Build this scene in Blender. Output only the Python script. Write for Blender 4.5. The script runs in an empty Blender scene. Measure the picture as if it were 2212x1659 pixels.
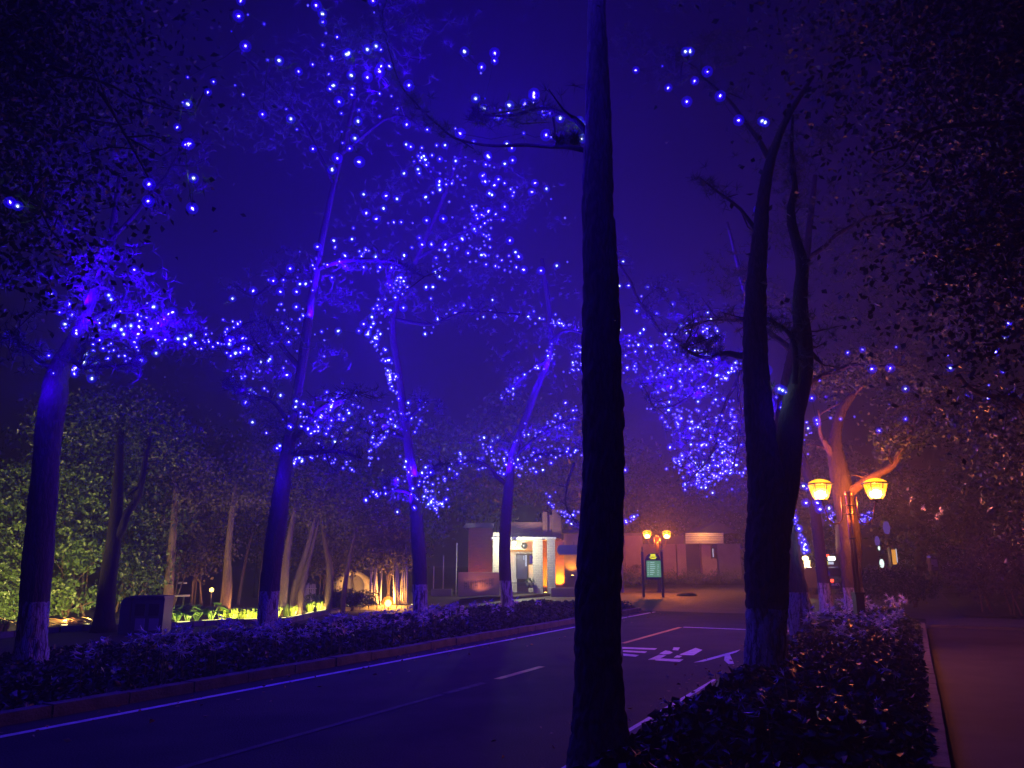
import bpy, math, random
import numpy as np
from mathutils import Vector, noise
R = random.Random(7)
NR = np.random.default_rng(7)
C = bpy.context.scene.collection
sc = bpy.context.scene
PI = math.pi

# ------------------------------------------------------------------ camera
CAM_H = 1.7
FPX = 1661.0           # focal length in units of the 2211 px wide picture
PITCH = math.radians(13.06)
cd = bpy.data.cameras.new('camera'); cam = bpy.data.objects.new('camera', cd); C.objects.link(cam)
cam.location = (0, 0, CAM_H); cam.rotation_euler = (math.radians(90) + PITCH, 0, 0)
cd.sensor_width = 36; cd.lens = 36 * FPX / 2211; cd.clip_end = 2000; cd.clip_start = 0.05
sc.camera = cam

# ------------------------------------------------------------------ world: night sky with a little city glow
w = bpy.data.worlds.new('World'); sc.world = w; w.use_nodes = True
nt = w.node_tree; nt.nodes.clear()
wo = nt.nodes.new('ShaderNodeOutputWorld'); bg = nt.nodes.new('ShaderNodeBackground')
sky = nt.nodes.new('ShaderNodeTexSky'); sky.sky_type = 'NISHITA'; sky.sun_disc = False
sky.sun_elevation = math.radians(-4); sky.sun_rotation = math.radians(20)
mixw = nt.nodes.new('ShaderNodeMix'); mixw.data_type = 'RGBA'; mixw.blend_type = 'MULTIPLY'
mixw.inputs['Factor'].default_value = 1; mixw.inputs['B'].default_value = (1.0, 0.62, 0.75, 1)
nt.links.new(sky.outputs[0], mixw.inputs['A']); nt.links.new(mixw.outputs['Result'], bg.inputs[0])
bg.inputs[1].default_value = 0.012
nt.links.new(bg.outputs[0], wo.inputs[0])

# moon low and very weak
ml = bpy.data.lights.new('moon', 'SUN'); ml.energy = 0.0015; ml.angle = math.radians(0.5); ml.color = (1, .9, .8)
mo = bpy.data.objects.new('moon', ml); C.objects.link(mo); mo.rotation_euler = (math.radians(50), 0, math.radians(20))

sc.view_settings.view_transform = 'Standard'; sc.view_settings.look = 'None'
sc.view_settings.exposure = 0; sc.view_settings.gamma = 1; sc.view_settings.use_curve_mapping = False
sc.render.engine = 'CYCLES'
cy = sc.cycles
cy.use_denoising = True
cy.max_bounces = 4; cy.diffuse_bounces = 2; cy.glossy_bounces = 2; cy.transmission_bounces = 2
cy.volume_bounces = 0; cy.transparent_max_bounces = 24
cy.sample_clamp_indirect = 2.0; cy.sample_clamp_direct = 0
cy.use_light_tree = True
cy.caustics_reflective = False; cy.caustics_refractive = False

HAZE_DENSITY = 0.0046
BLUE = (0.022, 0.0, 1.0)
P_BLUE = 52.0           # watts of blue light per bulb (grouped)
P_DOWN = 0.038          # share that goes all round
P_LAMP = 480.0         # each lantern

# ------------------------------------------------------------------ projection helpers (2211 x 1659 px frame)
cp, sp = math.cos(PITCH), math.sin(PITCH)
def ray(px, py):
    x = px - 1105.5; y = -(py - 829.5)
    return x, FPX * cp - y * sp, y * cp + FPX * sp
def P(px, py, Y):
    x, f, u = ray(px, py); t = Y / f
    return Vector((x * t, Y, CAM_H + u * t))
def G(px, py, z=0.0):
    x, f, u = ray(px, py); t = (z - CAM_H) / u
    return Vector((x * t, f * t, z))
DU = Vector((0.4534, 0.8913, 0)); DV = Vector((0.8913, -0.4534, 0))
def RV(u, v, z=0.0):
    return DU * u + DV * v + Vector((0, 0, z))

# ------------------------------------------------------------------ materials
def mat(name, color, rough=0.8, color2=None, scale=6.0, bump=0.0, bscale=None, metal=0.0, detail=6, spec=0.4, stretch=None):
    m = bpy.data.materials.new(name); m.use_nodes = True
    n = m.node_tree; b = n.nodes['Principled BSDF']
    b.inputs['Roughness'].default_value = rough; b.inputs['Metallic'].default_value = metal
    b.inputs['Specular IOR Level'].default_value = spec
    b.inputs['Base Color'].default_value = (*color, 1)
    tc = n.nodes.new('ShaderNodeTexCoord'); mp = n.nodes.new('ShaderNodeMapping')
    n.links.new(tc.outputs['Object'], mp.inputs[0])
    if stretch: mp.inputs['Scale'].default_value = stretch
    if color2:
        t = n.nodes.new('ShaderNodeTexNoise'); t.inputs['Scale'].default_value = scale; t.inputs['Detail'].default_value = detail
        n.links.new(mp.outputs[0], t.inputs['Vector'])
        r = n.nodes.new('ShaderNodeValToRGB'); r.color_ramp.elements[0].position = 0.35; r.color_ramp.elements[1].position = 0.65
        r.color_ramp.elements[0].color = (*color, 1); r.color_ramp.elements[1].color = (*color2, 1)
        n.links.new(t.outputs[0], r.inputs[0]); n.links.new(r.outputs[0], b.inputs['Base Color'])
    if bump:
        t2 = n.nodes.new('ShaderNodeTexNoise'); t2.inputs['Scale'].default_value = bscale or scale * 3; t2.inputs['Detail'].default_value = 8
        n.links.new(mp.outputs[0], t2.inputs['Vector'])
        bp = n.nodes.new('ShaderNodeBump'); bp.inputs['Strength'].default_value = bump; bp.inputs['Distance'].default_value = 0.03
        n.links.new(t2.outputs[0], bp.inputs['Height']); n.links.new(bp.outputs[0], b.inputs['Normal'])
    return m

def emis(name, color, strength, see_through=False):
    m = bpy.data.materials.new(name); m.use_nodes = True
    n = m.node_tree; n.nodes.clear()
    o = n.nodes.new('ShaderNodeOutputMaterial'); e = n.nodes.new('ShaderNodeEmission')
    e.inputs[0].default_value = (*color, 1); e.inputs[1].default_value = strength
    if see_through:
        t = n.nodes.new('ShaderNodeBsdfTransparent'); a = n.nodes.new('ShaderNodeAddShader')
        n.links.new(e.outputs[0], a.inputs[0]); n.links.new(t.outputs[0], a.inputs[1]); n.links.new(a.outputs[0], o.inputs[0])
    else:
        n.links.new(e.outputs[0], o.inputs[0])
    m.cycles.emission_sampling = 'NONE'
    return m

def bark_mat(name, base, light, white=False):
    """plated bark; white=True adds the lime wash up to about 1.1 m with an uneven worn edge"""
    m = bpy.data.materials.new(name); m.use_nodes = True
    n = m.node_tree; b = n.nodes['Principled BSDF']; b.inputs['Roughness'].default_value = 0.9
    b.inputs['Specular IOR Level'].default_value = 0.2
    g = n.nodes.new('ShaderNodeNewGeometry'); mp = n.nodes.new('ShaderNodeMapping'); mp.inputs['Scale'].default_value = (1, 1, 0.22)
    n.links.new(g.outputs['Position'], mp.inputs[0])
    v = n.nodes.new('ShaderNodeTexVoronoi'); v.inputs['Scale'].default_value = 24; v.feature = 'DISTANCE_TO_EDGE'
    no = n.nodes.new('ShaderNodeTexNoise'); no.inputs['Scale'].default_value = 9; no.inputs['Detail'].default_value = 8
    n.links.new(mp.outputs[0], no.inputs['Vector'])
    add = n.nodes.new('ShaderNodeVectorMath'); add.operation = 'MULTIPLY_ADD'
    n.links.new(no.outputs['Color'], add.inputs[0]); add.inputs[1].default_value = (.12, .12, .12); n.links.new(mp.outputs[0], add.inputs[2])
    n.links.new(add.outputs[0], v.inputs['Vector'])
    r = n.nodes.new('ShaderNodeValToRGB'); r.color_ramp.elements[0].position = 0.0; r.color_ramp.elements[1].position = 0.22
    r.color_ramp.elements[0].color = (*[c * .25 for c in base], 1); r.color_ramp.elements[1].color = (*base, 1)
    n.links.new(v.outputs['Distance'], r.inputs[0])
    mx = n.nodes.new('ShaderNodeMix'); mx.data_type = 'RGBA'
    n.links.new(no.outputs[0], mx.inputs['Factor']); n.links.new(r.outputs[0], mx.inputs['A']); mx.inputs['B'].default_value = (*light, 1)
    col = mx.outputs['Result']
    if white:
        s = n.nodes.new('ShaderNodeSeparateXYZ'); n.links.new(g.outputs['Position'], s.inputs[0])
        n2 = n.nodes.new('ShaderNodeTexNoise'); n2.inputs['Scale'].default_value = 14; n2.inputs['Detail'].default_value = 5
        n.links.new(mp.outputs[0], n2.inputs['Vector'])
        ma = n.nodes.new('ShaderNodeMath'); ma.operation = 'MULTIPLY_ADD'; ma.inputs[1].default_value = 0.10; n.links.new(n2.outputs[0], ma.inputs[0]); n.links.new(s.outputs['Z'], ma.inputs[2])
        lt = n.nodes.new('ShaderNodeMath'); lt.operation = 'LESS_THAN'; lt.inputs[1].default_value = 1.15; n.links.new(ma.outputs[0], lt.inputs[0])
        wr = n.nodes.new('ShaderNodeValToRGB'); wr.color_ramp.elements[0].position = 0.38; wr.color_ramp.elements[1].position = 0.5
        n.links.new(n2.outputs[0], wr.inputs[0])
        crack = n.nodes.new('ShaderNodeValToRGB'); crack.color_ramp.elements[0].position = 0.0; crack.color_ramp.elements[1].position = 0.07
        n.links.new(v.outputs['Distance'], crack.inputs[0])
        mu = n.nodes.new('ShaderNodeMath'); mu.operation = 'MULTIPLY'; n.links.new(lt.outputs[0], mu.inputs[0]); n.links.new(wr.outputs[0], mu.inputs[1])
        mu2 = n.nodes.new('ShaderNodeMath'); mu2.operation = 'MULTIPLY'; n.links.new(mu.outputs[0], mu2.inputs[0]); n.links.new(crack.outputs[0], mu2.inputs[1])
        m3 = n.nodes.new('ShaderNodeMix'); m3.data_type = 'RGBA'; n.links.new(mu2.outputs[0], m3.inputs['Factor'])
        n.links.new(col, m3.inputs['A']); m3.inputs['B'].default_value = (.40, .385, .36, 1); col = m3.outputs['Result']
    n.links.new(col, b.inputs['Base Color'])
    bp = n.nodes.new('ShaderNodeBump'); bp.inputs['Strength'].default_value = 0.9; bp.inputs['Distance'].default_value = 0.03
    h = n.nodes.new('ShaderNodeMath'); h.operation = 'MINIMUM'; h.inputs[1].default_value = 0.22; n.links.new(v.outputs['Distance'], h.inputs[0])
    n.links.new(h.outputs[0], bp.inputs['Height']); n.links.new(bp.outputs[0], b.inputs['Normal'])
    return m

def brick_mat(name, c1, c2, mortar, scale=1.0, bw=.24, rh=.075):
    m = bpy.data.materials.new(name); m.use_nodes = True
    n = m.node_tree; b = n.nodes['Principled BSDF']; b.inputs['Roughness'].default_value = .85
    g = n.nodes.new('ShaderNodeNewGeometry'); s = n.nodes.new('ShaderNodeSeparateXYZ'); n.links.new(g.outputs['Position'], s.inputs[0])
    a = n.nodes.new('ShaderNodeMath'); a.operation = 'ADD'; n.links.new(s.outputs['X'], a.inputs[0]); n.links.new(s.outputs['Y'], a.inputs[1])
    cmb = n.nodes.new('ShaderNodeCombineXYZ'); n.links.new(a.outputs[0], cmb.inputs['X']); n.links.new(s.outputs['Z'], cmb.inputs['Y'])
    t = n.nodes.new('ShaderNodeTexBrick'); t.inputs['Scale'].default_value = scale; t.inputs['Brick Width'].default_value = bw; t.inputs['Row Height'].default_value = rh
    t.inputs['Mortar Size'].default_value = .008; t.inputs['Color1'].default_value = (*c1, 1); t.inputs['Color2'].default_value = (*c2, 1); t.inputs['Mortar'].default_value = (*mortar, 1)
    n.links.new(cmb.outputs[0], t.inputs['Vector']); n.links.new(t.outputs[0], b.inputs['Base Color'])
    bp = n.nodes.new('ShaderNodeBump'); bp.inputs['Strength'].default_value = .8; bp.inputs['Distance'].default_value = .02; bp.invert = True
    n.links.new(t.outputs['Fac'], bp.inputs['Height']); n.links.new(bp.outputs[0], b.inputs['Normal'])
    return m

M = dict(
    asphalt=mat('asphalt', (.022, .022, .024), .85, (.044, .042, .040), .9, .5, 45, spec=.15),
    paving=mat('pale_paving', (.07, .065, .06), .7, (.11, .10, .09), 1.2, .3, 40),
    path=mat('path_asphalt', (.030, .026, .022), .8, (.052, .044, .036), 1.6, .35, 45),
    soil=mat('soil', (.018, .014, .010), .95, (.035, .027, .018), 5, .8, 18),
    lawn=mat('lawn', (.020, .028, .012), .95, (.035, .04, .02), 3, .6, 14),
    kerb=mat('kerb_stone', (.075, .07, .068), .85, (.15, .14, .13), 4, .5, 30),
    paint=mat('road_paint_white', (.55, .55, .55), .6, (.80, .80, .80), 7, .2, 50),
    ypaint=mat('road_paint_yellow', (.45, .28, .04), .6, (.75, .50, .10), 9, .2, 50),
    faded=mat('road_paint_worn', (.04, .038, .034), .8, (.10, .09, .07), 7, .2, 50),
    bark=bark_mat('pine_bark', (.13, .10, .10), (.24, .19, .18)),
    barkw=bark_mat('pine_bark_limewashed', (.055, .042, .036), (.09, .07, .055), True),
    barkr=bark_mat('smooth_tan_bark', (.16, .10, .06), (.24, .16, .095)),
    barkd=bark_mat('dark_bark', (.028, .022, .02), (.045, .036, .03)),
    needle=mat('pine_needles', (.025, .05, .018), .6, (.05, .085, .03), 3, spec=.5),
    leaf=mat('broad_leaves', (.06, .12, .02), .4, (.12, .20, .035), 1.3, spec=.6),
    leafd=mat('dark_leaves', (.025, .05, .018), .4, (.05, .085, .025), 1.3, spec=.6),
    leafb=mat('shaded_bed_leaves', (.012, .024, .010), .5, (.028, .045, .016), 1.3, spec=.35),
    leafr=mat('dull_brown_leaves', (.06, .05, .03), .6, (.12, .09, .055), 1.3, spec=.5),
    hosta=mat('hosta_leaves', (.05, .13, .02), .42, (.10, .20, .04), 3, spec=.6),
    grass=mat('ornamental_grass', (.20, .34, .04), .55, (.34, .46, .06), 3),
    straw=mat('dry_twigs', (.35, .22, .10), .8, (.45, .30, .15), 3),
    petal=mat('white_petals', (.62, .58, .66), .5, (.78, .74, .80), 8),
    stalk=mat('flower_stalk', (.08, .12, .05), .6),
    iron=mat('dark_painted_iron', (.030, .028, .028), .35, spec=.5, metal=.3),
    copper=mat('bronze_painted_metal', (.30, .16, .07), .3, metal=.8),
    wire=mat('dark_cable', (.02, .03, .02), .6),
    plaster=mat('cream_plaster', (.50, .48, .38), .85, (.58, .56, .46), 2, .2, 30),
    plasterp=mat('tan_plaster', (.20, .14, .11), .85, (.26, .19, .15), 1.5, .2, 30),
    stone=mat('rough_stone', (.26, .22, .17), .9, (.36, .31, .24), 4, .9, 16),
    concrete=mat('concrete', (.10, .09, .085), .85, (.15, .14, .13), 2, .4, 20),
    brick=brick_mat('red_brick', (.26, .09, .055), (.18, .065, .045), (.10, .07, .06)),
    pbrick=brick_mat('pale_brick', (.46, .41, .31), (.38, .34, .26), (.22, .19, .15), 1, .26, .09),
    roof=mat('roof_tile', (.05, .045, .05), .8, (.08, .07, .07), 3, .5, 20),
    dark=mat('dark_recess', (.02, .02, .024), .6),
    door=mat('dark_door', (.035, .04, .06), .35),
    glass=mat('window_glass', (.02, .025, .03), .08, spec=.8),
    bin=mat('bin_shell', (.07, .075, .09), .5, (.09, .095, .11), 3),
    binp=mat('bin_panel', (.28, .24, .32), .6),
    car=mat('silver_car_paint', (.16, .16, .18), .25, metal=.6),
    rubber=mat('rubber', (.02, .02, .02), .8),
    chrome=mat('bright_metal', (.6, .6, .6), .25, metal=1),
    wood=mat('pale_board', (.5, .46, .38), .7),
    awning=mat('blue_sign_board', (.035, .032, .13), .6),
)
M['led'] = emis('led_core', (0.62, 0.60, 1.0), 3.2)
M['ledw'] = emis('led_core_cool_white', (0.85, 0.95, 1.0), 4.0)
M['halo1'] = emis('led_inner_halo', (0.02, 0.0, 1.0), 0.80, True)  # bulb halo drawn as see-through emissive shells
M['halo2'] = emis('led_outer_halo', (0.01, 0.0, 1.0), 0.17, True)
M['halow'] = emis('led_white_halo', (0.42, 0.62, 1.0), 0.16, True)
M['fil'] = emis('lamp_core', (1.0, 0.60, 0.10), 1.3, True)
M['fil2'] = emis('lamp_core_hot', (1.0, 0.95, 0.85), 4.0, True)
M['hot'] = emis('yellow_lamp', (1.0, 0.78, 0.3), 6.0)
M['lglass'] = emis('amber_lantern_glass', (1.0, 0.40, 0.003), 1.25, True)
M['gled'] = emis('garden_led', (1.0, 0.85, 0.30), 4.0)
M['orb'] = emis('orange_floodlight', (1.0, 0.62, 0.12), 7.0)
M['orbh'] = emis('orange_floodlight_glow', (1.0, 0.30, 0.01), 0.7, True)
M['white_lamp'] = emis('white_porch_lamp', (0.9, 1.0, 0.85), 7.0)
M['screen'] = emis('lit_menu_board', (0.10, 0.27, 0.17), 0.95)
M['screen_txt'] = emis('menu_board_lettering', (0.42, 0.62, 0.62), 1.0)
M['ylogo'] = emis('lit_yellow_crest', (1.0, 0.95, 0.02), 1.0)
M['red'] = emis('red_tail_light', (1.0, 0.05, 0.02), 5.0)
M['amber'] = emis('amber_sign', (1.0, 0.42, 0.06), 0.8)
M['shopw'] = emis('lit_window_white', (0.75, 0.78, 1.0), 0.8)
M['shopv'] = emis('violet_lit_panel', (0.16, 0.08, 0.5), 0.5)
M['glint'] = emis('pale_lit_lantern', (0.8, 1.0, 0.9), 1.5)

# ------------------------------------------------------------------ object helpers
def tag(o, label=None, cat=None, group=None, kind=None):
    if label: o['label'] = label
    if cat: o['category'] = cat
    if group: o['group'] = group
    if kind: o['kind'] = kind
    return o
def empty(name, loc, rz=0):
    o = bpy.data.objects.new(name, None); C.objects.link(o); o.location = loc; o.rotation_euler = (0, 0, rz)
    o.empty_display_size = .1
    return o
def setparent(o, p):
    """parent keeping the world coordinates that the mesh was built in"""
    o.parent = p
    o.matrix_parent_inverse = p_inv(p)
def p_inv(p):
    from mathutils import Matrix
    mw = Matrix.Identity(4); q = p
    chain = []
    while q is not None: chain.append(q); q = q.parent
    for q in reversed(chain):
        mw = mw @ (q.matrix_parent_inverse if q.parent else Matrix.Identity(4)) @ q.matrix_basis
    return mw.inverted()
def link(name, me, m, parent=None, world=True):
    o = bpy.data.objects.new(name, me); C.objects.link(o)
    if m is not None:
        for x in (m if isinstance(m, (list, tuple)) else [m]): me.materials.append(x)
    if parent is not None:
        if world: setparent(o, parent)
        else: o.parent = parent
    return o
def npmesh(name, V, F, smooth=False):
    """V (n,3), F (m,k) with constant k"""
    me = bpy.data.meshes.new(name); V = np.asarray(V, dtype=np.float32); F = np.asarray(F, dtype=np.int32)
    k = F.shape[1]
    me.vertices.add(len(V)); me.vertices.foreach_set('co', V.ravel())
    me.loops.add(F.size); me.loops.foreach_set('vertex_index', F.ravel())
    me.polygons.add(len(F)); me.polygons.foreach_set('loop_start', np.arange(0, F.size, k, dtype=np.int32))
    me.polygons.foreach_set('loop_total', np.full(len(F), k, dtype=np.int32))
    if smooth: me.polygons.foreach_set('use_smooth', np.ones(len(F), dtype=bool))
    me.update(calc_edges=True); me.validate()
    return me

class MB:
    def __init__(s): s.v = []; s.f = []; s.mi = []; s.sm = []
    def add(s, v, f, mi=0, sm=False):
        o = len(s.v); s.v += [tuple(x) for x in v]
        for q in f: s.f.append(tuple(i + o for i in q)); s.mi.append(mi); s.sm.append(sm)
        return s
    def box(s, c, sz, rz=0, mi=0, taper=1.0):
        cx, cy_, cz = c; hx, hy, hz = sz[0] / 2, sz[1] / 2, sz[2] / 2; v = []
        for z, t in ((-hz, 1), (hz, taper)):
            for x, y in ((-hx, -hy), (hx, -hy), (hx, hy), (-hx, hy)):
                X = x * t; Yy = y * t
                v.append((cx + X * math.cos(rz) - Yy * math.sin(rz), cy_ + X * math.sin(rz) + Yy * math.cos(rz), cz + z))
        return s.add(v, [(0, 3, 2, 1), (4, 5, 6, 7), (0, 1, 5, 4), (1, 2, 6, 5), (2, 3, 7, 6), (3, 0, 4, 7)], mi)
    def tube(s, pts, rad, n=8, mi=0, caps=True, disp=None):
        pts = [Vector(p) for p in pts]
        if not hasattr(rad, '__len__'): rad = [rad] * len(pts)
        up = None; v = []
        for i, p in enumerate(pts):
            t = (pts[min(i + 1, len(pts) - 1)] - pts[max(i - 1, 0)])
            if t.length < 1e-9: t = Vector((0, 0, 1))
            t.normalize()
            if up is None:
                up = Vector((1, 0, 0)) if abs(t.x) < .9 else Vector((0, 1, 0))
            a = (up - t * up.dot(t)).normalized(); b = t.cross(a); up = a
            for k in range(n):
                an = 2 * PI * k / n; d = a * math.cos(an) + b * math.sin(an); r = rad[i]
                if disp: r *= disp(p + d * r, an)
                v.append(p + d * r)
        f = []
        for i in range(len(pts) - 1):
            for k in range(n):
                k2 = (k + 1) % n; f.append((i * n + k, i * n + k2, (i + 1) * n + k2, (i + 1) * n + k))
        if caps:
            f.append(tuple(reversed(range(n)))); f.append(tuple((len(pts) - 1) * n + k for k in range(n)))
        return s.add(v, f, mi, True)
    def lathe(s, c, prof, n=16, mi=0, sq=None):
        v = []; c = Vector(c)
        for r, z in prof:
            for k in range(n):
                an = 2 * PI * k / n + (PI / n); v.append(c + Vector((r * math.cos(an), r * math.sin(an), z)))
        f = []
        for i in range(len(prof) - 1):
            for k in range(n):
                k2 = (k + 1) % n; f.append((i * n + k, i * n + k2, (i + 1) * n + k2, (i + 1) * n + k))
        return s.add(v, f, mi, n > 8)
    def quad(s, a, b, c, d, mi=0): return s.add([a, b, c, d], [(0, 1, 2, 3)], mi)
    def me(s, name):
        me = bpy.data.meshes.new(name); me.from_pydata(s.v, [], s.f)
        me.polygons.foreach_set('material_index', s.mi); me.polygons.foreach_set('use_smooth', s.sm); me.update(); return me
    def build(s, name, m, parent=None, world=True): return link(name, s.me(name), m, parent, world)

def catmull(pts, sub=5):
    """pts: list of tuples of equal length; smooth interpolation"""
    a = [np.array(p, dtype=float) for p in pts]
    if len(a) < 3: 
        return [tuple(a[0] + (a[1] - a[0]) * i / sub) for i in range(sub + 1)]
    a = [2 * a[0] - a[1]] + a + [2 * a[-1] - a[-2]]; out = []
    for i in range(1, len(a) - 2):
        for j in range(sub):
            t = j / sub; p0, p1, p2, p3 = a[i - 1:i + 3]
            out.append(tuple(.5 * (2 * p1 + (p2 - p0) * t + (2 * p0 - 5 * p1 + 4 * p2 - p3) * t * t + (3 * p1 - p0 - 3 * p2 + p3) * t ** 3)))
    out.append(tuple(a[-2])); return out

def rdirs(n):
    d = NR.normal(size=(n, 3)); return d / np.linalg.norm(d, axis=1, keepdims=True)
def leaves_np(cent, ln, wd, up=0.0, curl=.25):
    """folded diamond leaves (two triangles each) at the given centres"""
    n = len(cent); a = rdirs(n); a[:, 2] *= (1 - up); a /= np.linalg.norm(a, axis=1, keepdims=True)
    h = rdirs(n); b = np.cross(a, h); b /= np.linalg.norm(b, axis=1, keepdims=True); c = np.cross(a, b)
    L = (ln * NR.uniform(.6, 1.3, n))[:, None]; W = (wd * NR.uniform(.6, 1.3, n))[:, None]
    V = np.stack([cent - a * L / 2, cent + b * W / 2 + c * W * curl, cent + a * L / 2, cent - b * W / 2 + c * W * curl], 1).reshape(-1, 3)
    i = np.arange(n) * 4
    F = np.concatenate([np.stack([i, i + 1, i + 2], 1), np.stack([i, i + 2, i + 3], 1)])
    return V, F
def tufts_np(cent, ln=.16, k=8, wd=.009, dirv=None):
    n = len(cent); d = rdirs(n * k).reshape(n, k, 3)
    d = d + np.array([0, 0, .35]); d /= np.linalg.norm(d, axis=2, keepdims=True)
    L = ln * NR.uniform(.7, 1.25, (n, k, 1)); s = np.cross(d, rdirs(n * k).reshape(n, k, 3)); s /= np.linalg.norm(s, axis=2, keepdims=True)
    c = cent[:, None, :]
    V = np.stack([c + s * wd, c - s * wd, c + d * L], 2).reshape(-1, 3)
    F = np.arange(n * k * 3).reshape(-1, 3)
    return V, F
def join_np(parts):
    vs = []; fs = []; o = 0
    for V, F in parts: vs.append(V); fs.append(F + o); o += len(V)
    return np.concatenate(vs), np.concatenate(fs)
def blob(c, r, n, clump=12, spread=.34):
    """n points in an uneven clumped ellipsoid"""
    c = np.array(c); r = np.array(r); k = max(3, n // clump)
    cc = rdirs(k) * (NR.uniform(0, 1, (k, 1)) ** .42) * r + c
    idx = NR.integers(0, k, n); sz = NR.uniform(.5, 1.3, (k, 1))
    return cc[idx] + NR.normal(size=(n, 3)) * (r * spread * .55) * sz[idx]

# ------------------------------------------------------------------ ground, road, kerbs, beds
def sheet(name, pts, z, m, sub=None):
    return tag(link(name, MB().add([(p.x, p.y, z) for p in pts], [tuple(range(len(pts)))]).me(name), m), kind='structure')
gr = sheet('ground', [Vector((-220, -20, 0)), Vector((220, -20, 0)), Vector((220, 400, 0)), Vector((-220, 400, 0))], -.05, M['lawn'])
def strip(u0, u1, v0, v1): return [RV(u0, v0), RV(u0, v1), RV(u1, v1), RV(u1, v0)]
sheet('road', strip(-8, 28, -8.85, -2.55), 0.0, M['asphalt'])
sheet('junction', [RV(28, -26), RV(28, 16), RV(62, 16), RV(62, -26)], 0.001, M['paving'])
sheet('cross_street', [RV(24.75, 0.14), RV(24.75, 16), RV(27.99, 16), RV(27.99, 0.14)], 0.06, M['paving'])
tag(MB().box(tuple(RV(24.58, 4.6, .02)), (9, .3, .08), rz=math.atan2(DV.y, DV.x)).build('cross_kerb', M['roof']), kind='structure')
sheet('path', strip(-6, 24.4, .14, 4.6), 0.0, M['path'])
sheet('park_path', [RV(-12, -21.6), RV(-12, -13.9), RV(27.9, -13.9), RV(27.9, -21.6)], 0.0, M['path'])
# painted markings
def mark(name, pts, m, z=.006):
    return tag(link(name, MB().add([(p.x, p.y, z) for p in pts], [tuple(range(len(pts)))]).me(name), m), kind='structure')
mark('edge_line', strip(-6, 27.4, -8.36, -8.25), M['paint'])
mark('parking_line', strip(5.2, 12.2, -2.84, -2.66), M['paint'])
mark('bay_end_line', strip(21.3, 21.46, -5.7, -2.6), M['paint'])
mark('lane_line', strip(16.6, 21.3, -5.82, -5.70), M['ypaint'])
mark('centre_line', strip(10.75, 12.35, -5.78, -5.66), M['ypaint'])
mark('worn_centre_line', strip(9.3, 10.35, -5.78, -5.66), M['faded'])
mark('faded_centre_line', strip(2.0, 9.2, -5.76, -5.67), M['faded'])
# painted characters on the bay (strokes read from the photograph, laid on the road)
def c4(x, y): return 1640 * .8099 + x * .1538, 1640 * .8099 + y * .1538
strokes = [[(100, 455), (590, 472), (560, 492), (100, 478)], [(110, 500), (450, 517), (420, 538), (110, 522)],
           [(110, 545), (335, 567), (290, 590), (115, 578)], [(820, 458), (910, 460), (885, 502), (805, 496)],
           [(705, 502), (760, 508), (810, 530), (770, 552), (680, 560), (620, 545)], [(620, 562), (720, 570), (600, 632), (460, 632)],
           [(580, 612), (960, 628), (905, 664), (560, 642)], [(870, 570), (945, 580), (905, 604), (820, 602)],
           [(1130, 465), (1225, 495), (1100, 572), (930, 566), (900, 560)],
           [(1540, 548), (1760, 490), (1700, 530), (1600, 560), (1400, 618), (1240, 660), (1100, 672)],
           [(1540, 560), (1610, 556), (1670, 690), (1590, 694), (1530, 640)]]
mb = MB()
for s in strokes:
    q = [G(*c4(*p)) for p in s]; mb.add([(p.x, p.y, .0065) for p in q], [tuple(range(len(q)))])
tag(mb.build('road_lettering', M['paint']), kind='structure')

def kerb_run(name, u0, u1, v, wdt, h, step=.98, z0=0):
    base = tag(MB().box(tuple(RV((u0 + u1) / 2, v, -.02)), (wdt * .8, u1 - u0, .1), rz=math.atan2(DU.y, DU.x) - PI / 2).build(name, M['concrete']), kind='structure')
    me = None; n = int((u1 - u0) / step)
    for i in range(n):
        if me is None:
            b = MB(); b.box((0, 0, 0), (wdt, step - .02, h), taper=1.0); me = b.me('kerb_stone'); me.materials.append(M['kerb'])
        o = bpy.data.objects.new('kerb_stone', me); C.objects.link(o)
        p = RV(u0 + (i + .5) * step, v + R.uniform(-.008, .008), h / 2 - .015 + z0 + R.uniform(-.008, .008)); o.location = p
        o.rotation_euler = (R.uniform(-.008, .008), R.uniform(-.02, .02), math.atan2(DU.y, DU.x) - PI / 2 + R.uniform(-.012, .012))
        loc = o.location.copy(); o.parent = base
kerb_run('right_kerb', 0.5, 24.4, 0.02, .16, .15)
kerb_run('road_kerb_right', 0.5, 24.4, -2.50, .16, .14)
kerb_run('road_kerb_left', 2, 27.8, -8.92, .2, .15)

# planting beds (raised soil with uneven surface)
def bed(name, u0, u1, v0, v1, h, m=M['soil']):
    nu = int((u1 - u0) / .5) + 1; nv = int((v1 - v0) / .4) + 1; V = []; F = []
    for i in range(nu + 1):
        for j in range(nv + 1):
            u = u0 + (u1 - u0) * i / nu; v = v0 + (v1 - v0) * j / nv
            e = min(1, min(j, nv - j) / 1.0, min(i, nu - i) / 1.0)
            z = .06 + e * (h + .05 * noise.noise(Vector((u, v, 0)) * .8)); V.append(tuple(RV(u, v, z)))
    for i in range(nu):
        for j in range(nv):
            a = i * (nv + 1) + j; F.append((a, a + 1, a + nv + 2, a + nv + 1))
    return tag(link(name, npmesh(name, V, F, True), m), kind='structure')
bed('right_bed', 0.4, 24.4, -2.42, -.06, .06)
bed('left_bed', -2, 27.8, -13.8, -9.02, .08)
bed('hedge_bed_ground', 29, 50, 1.2, 18, .05, M['lawn'])

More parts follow.
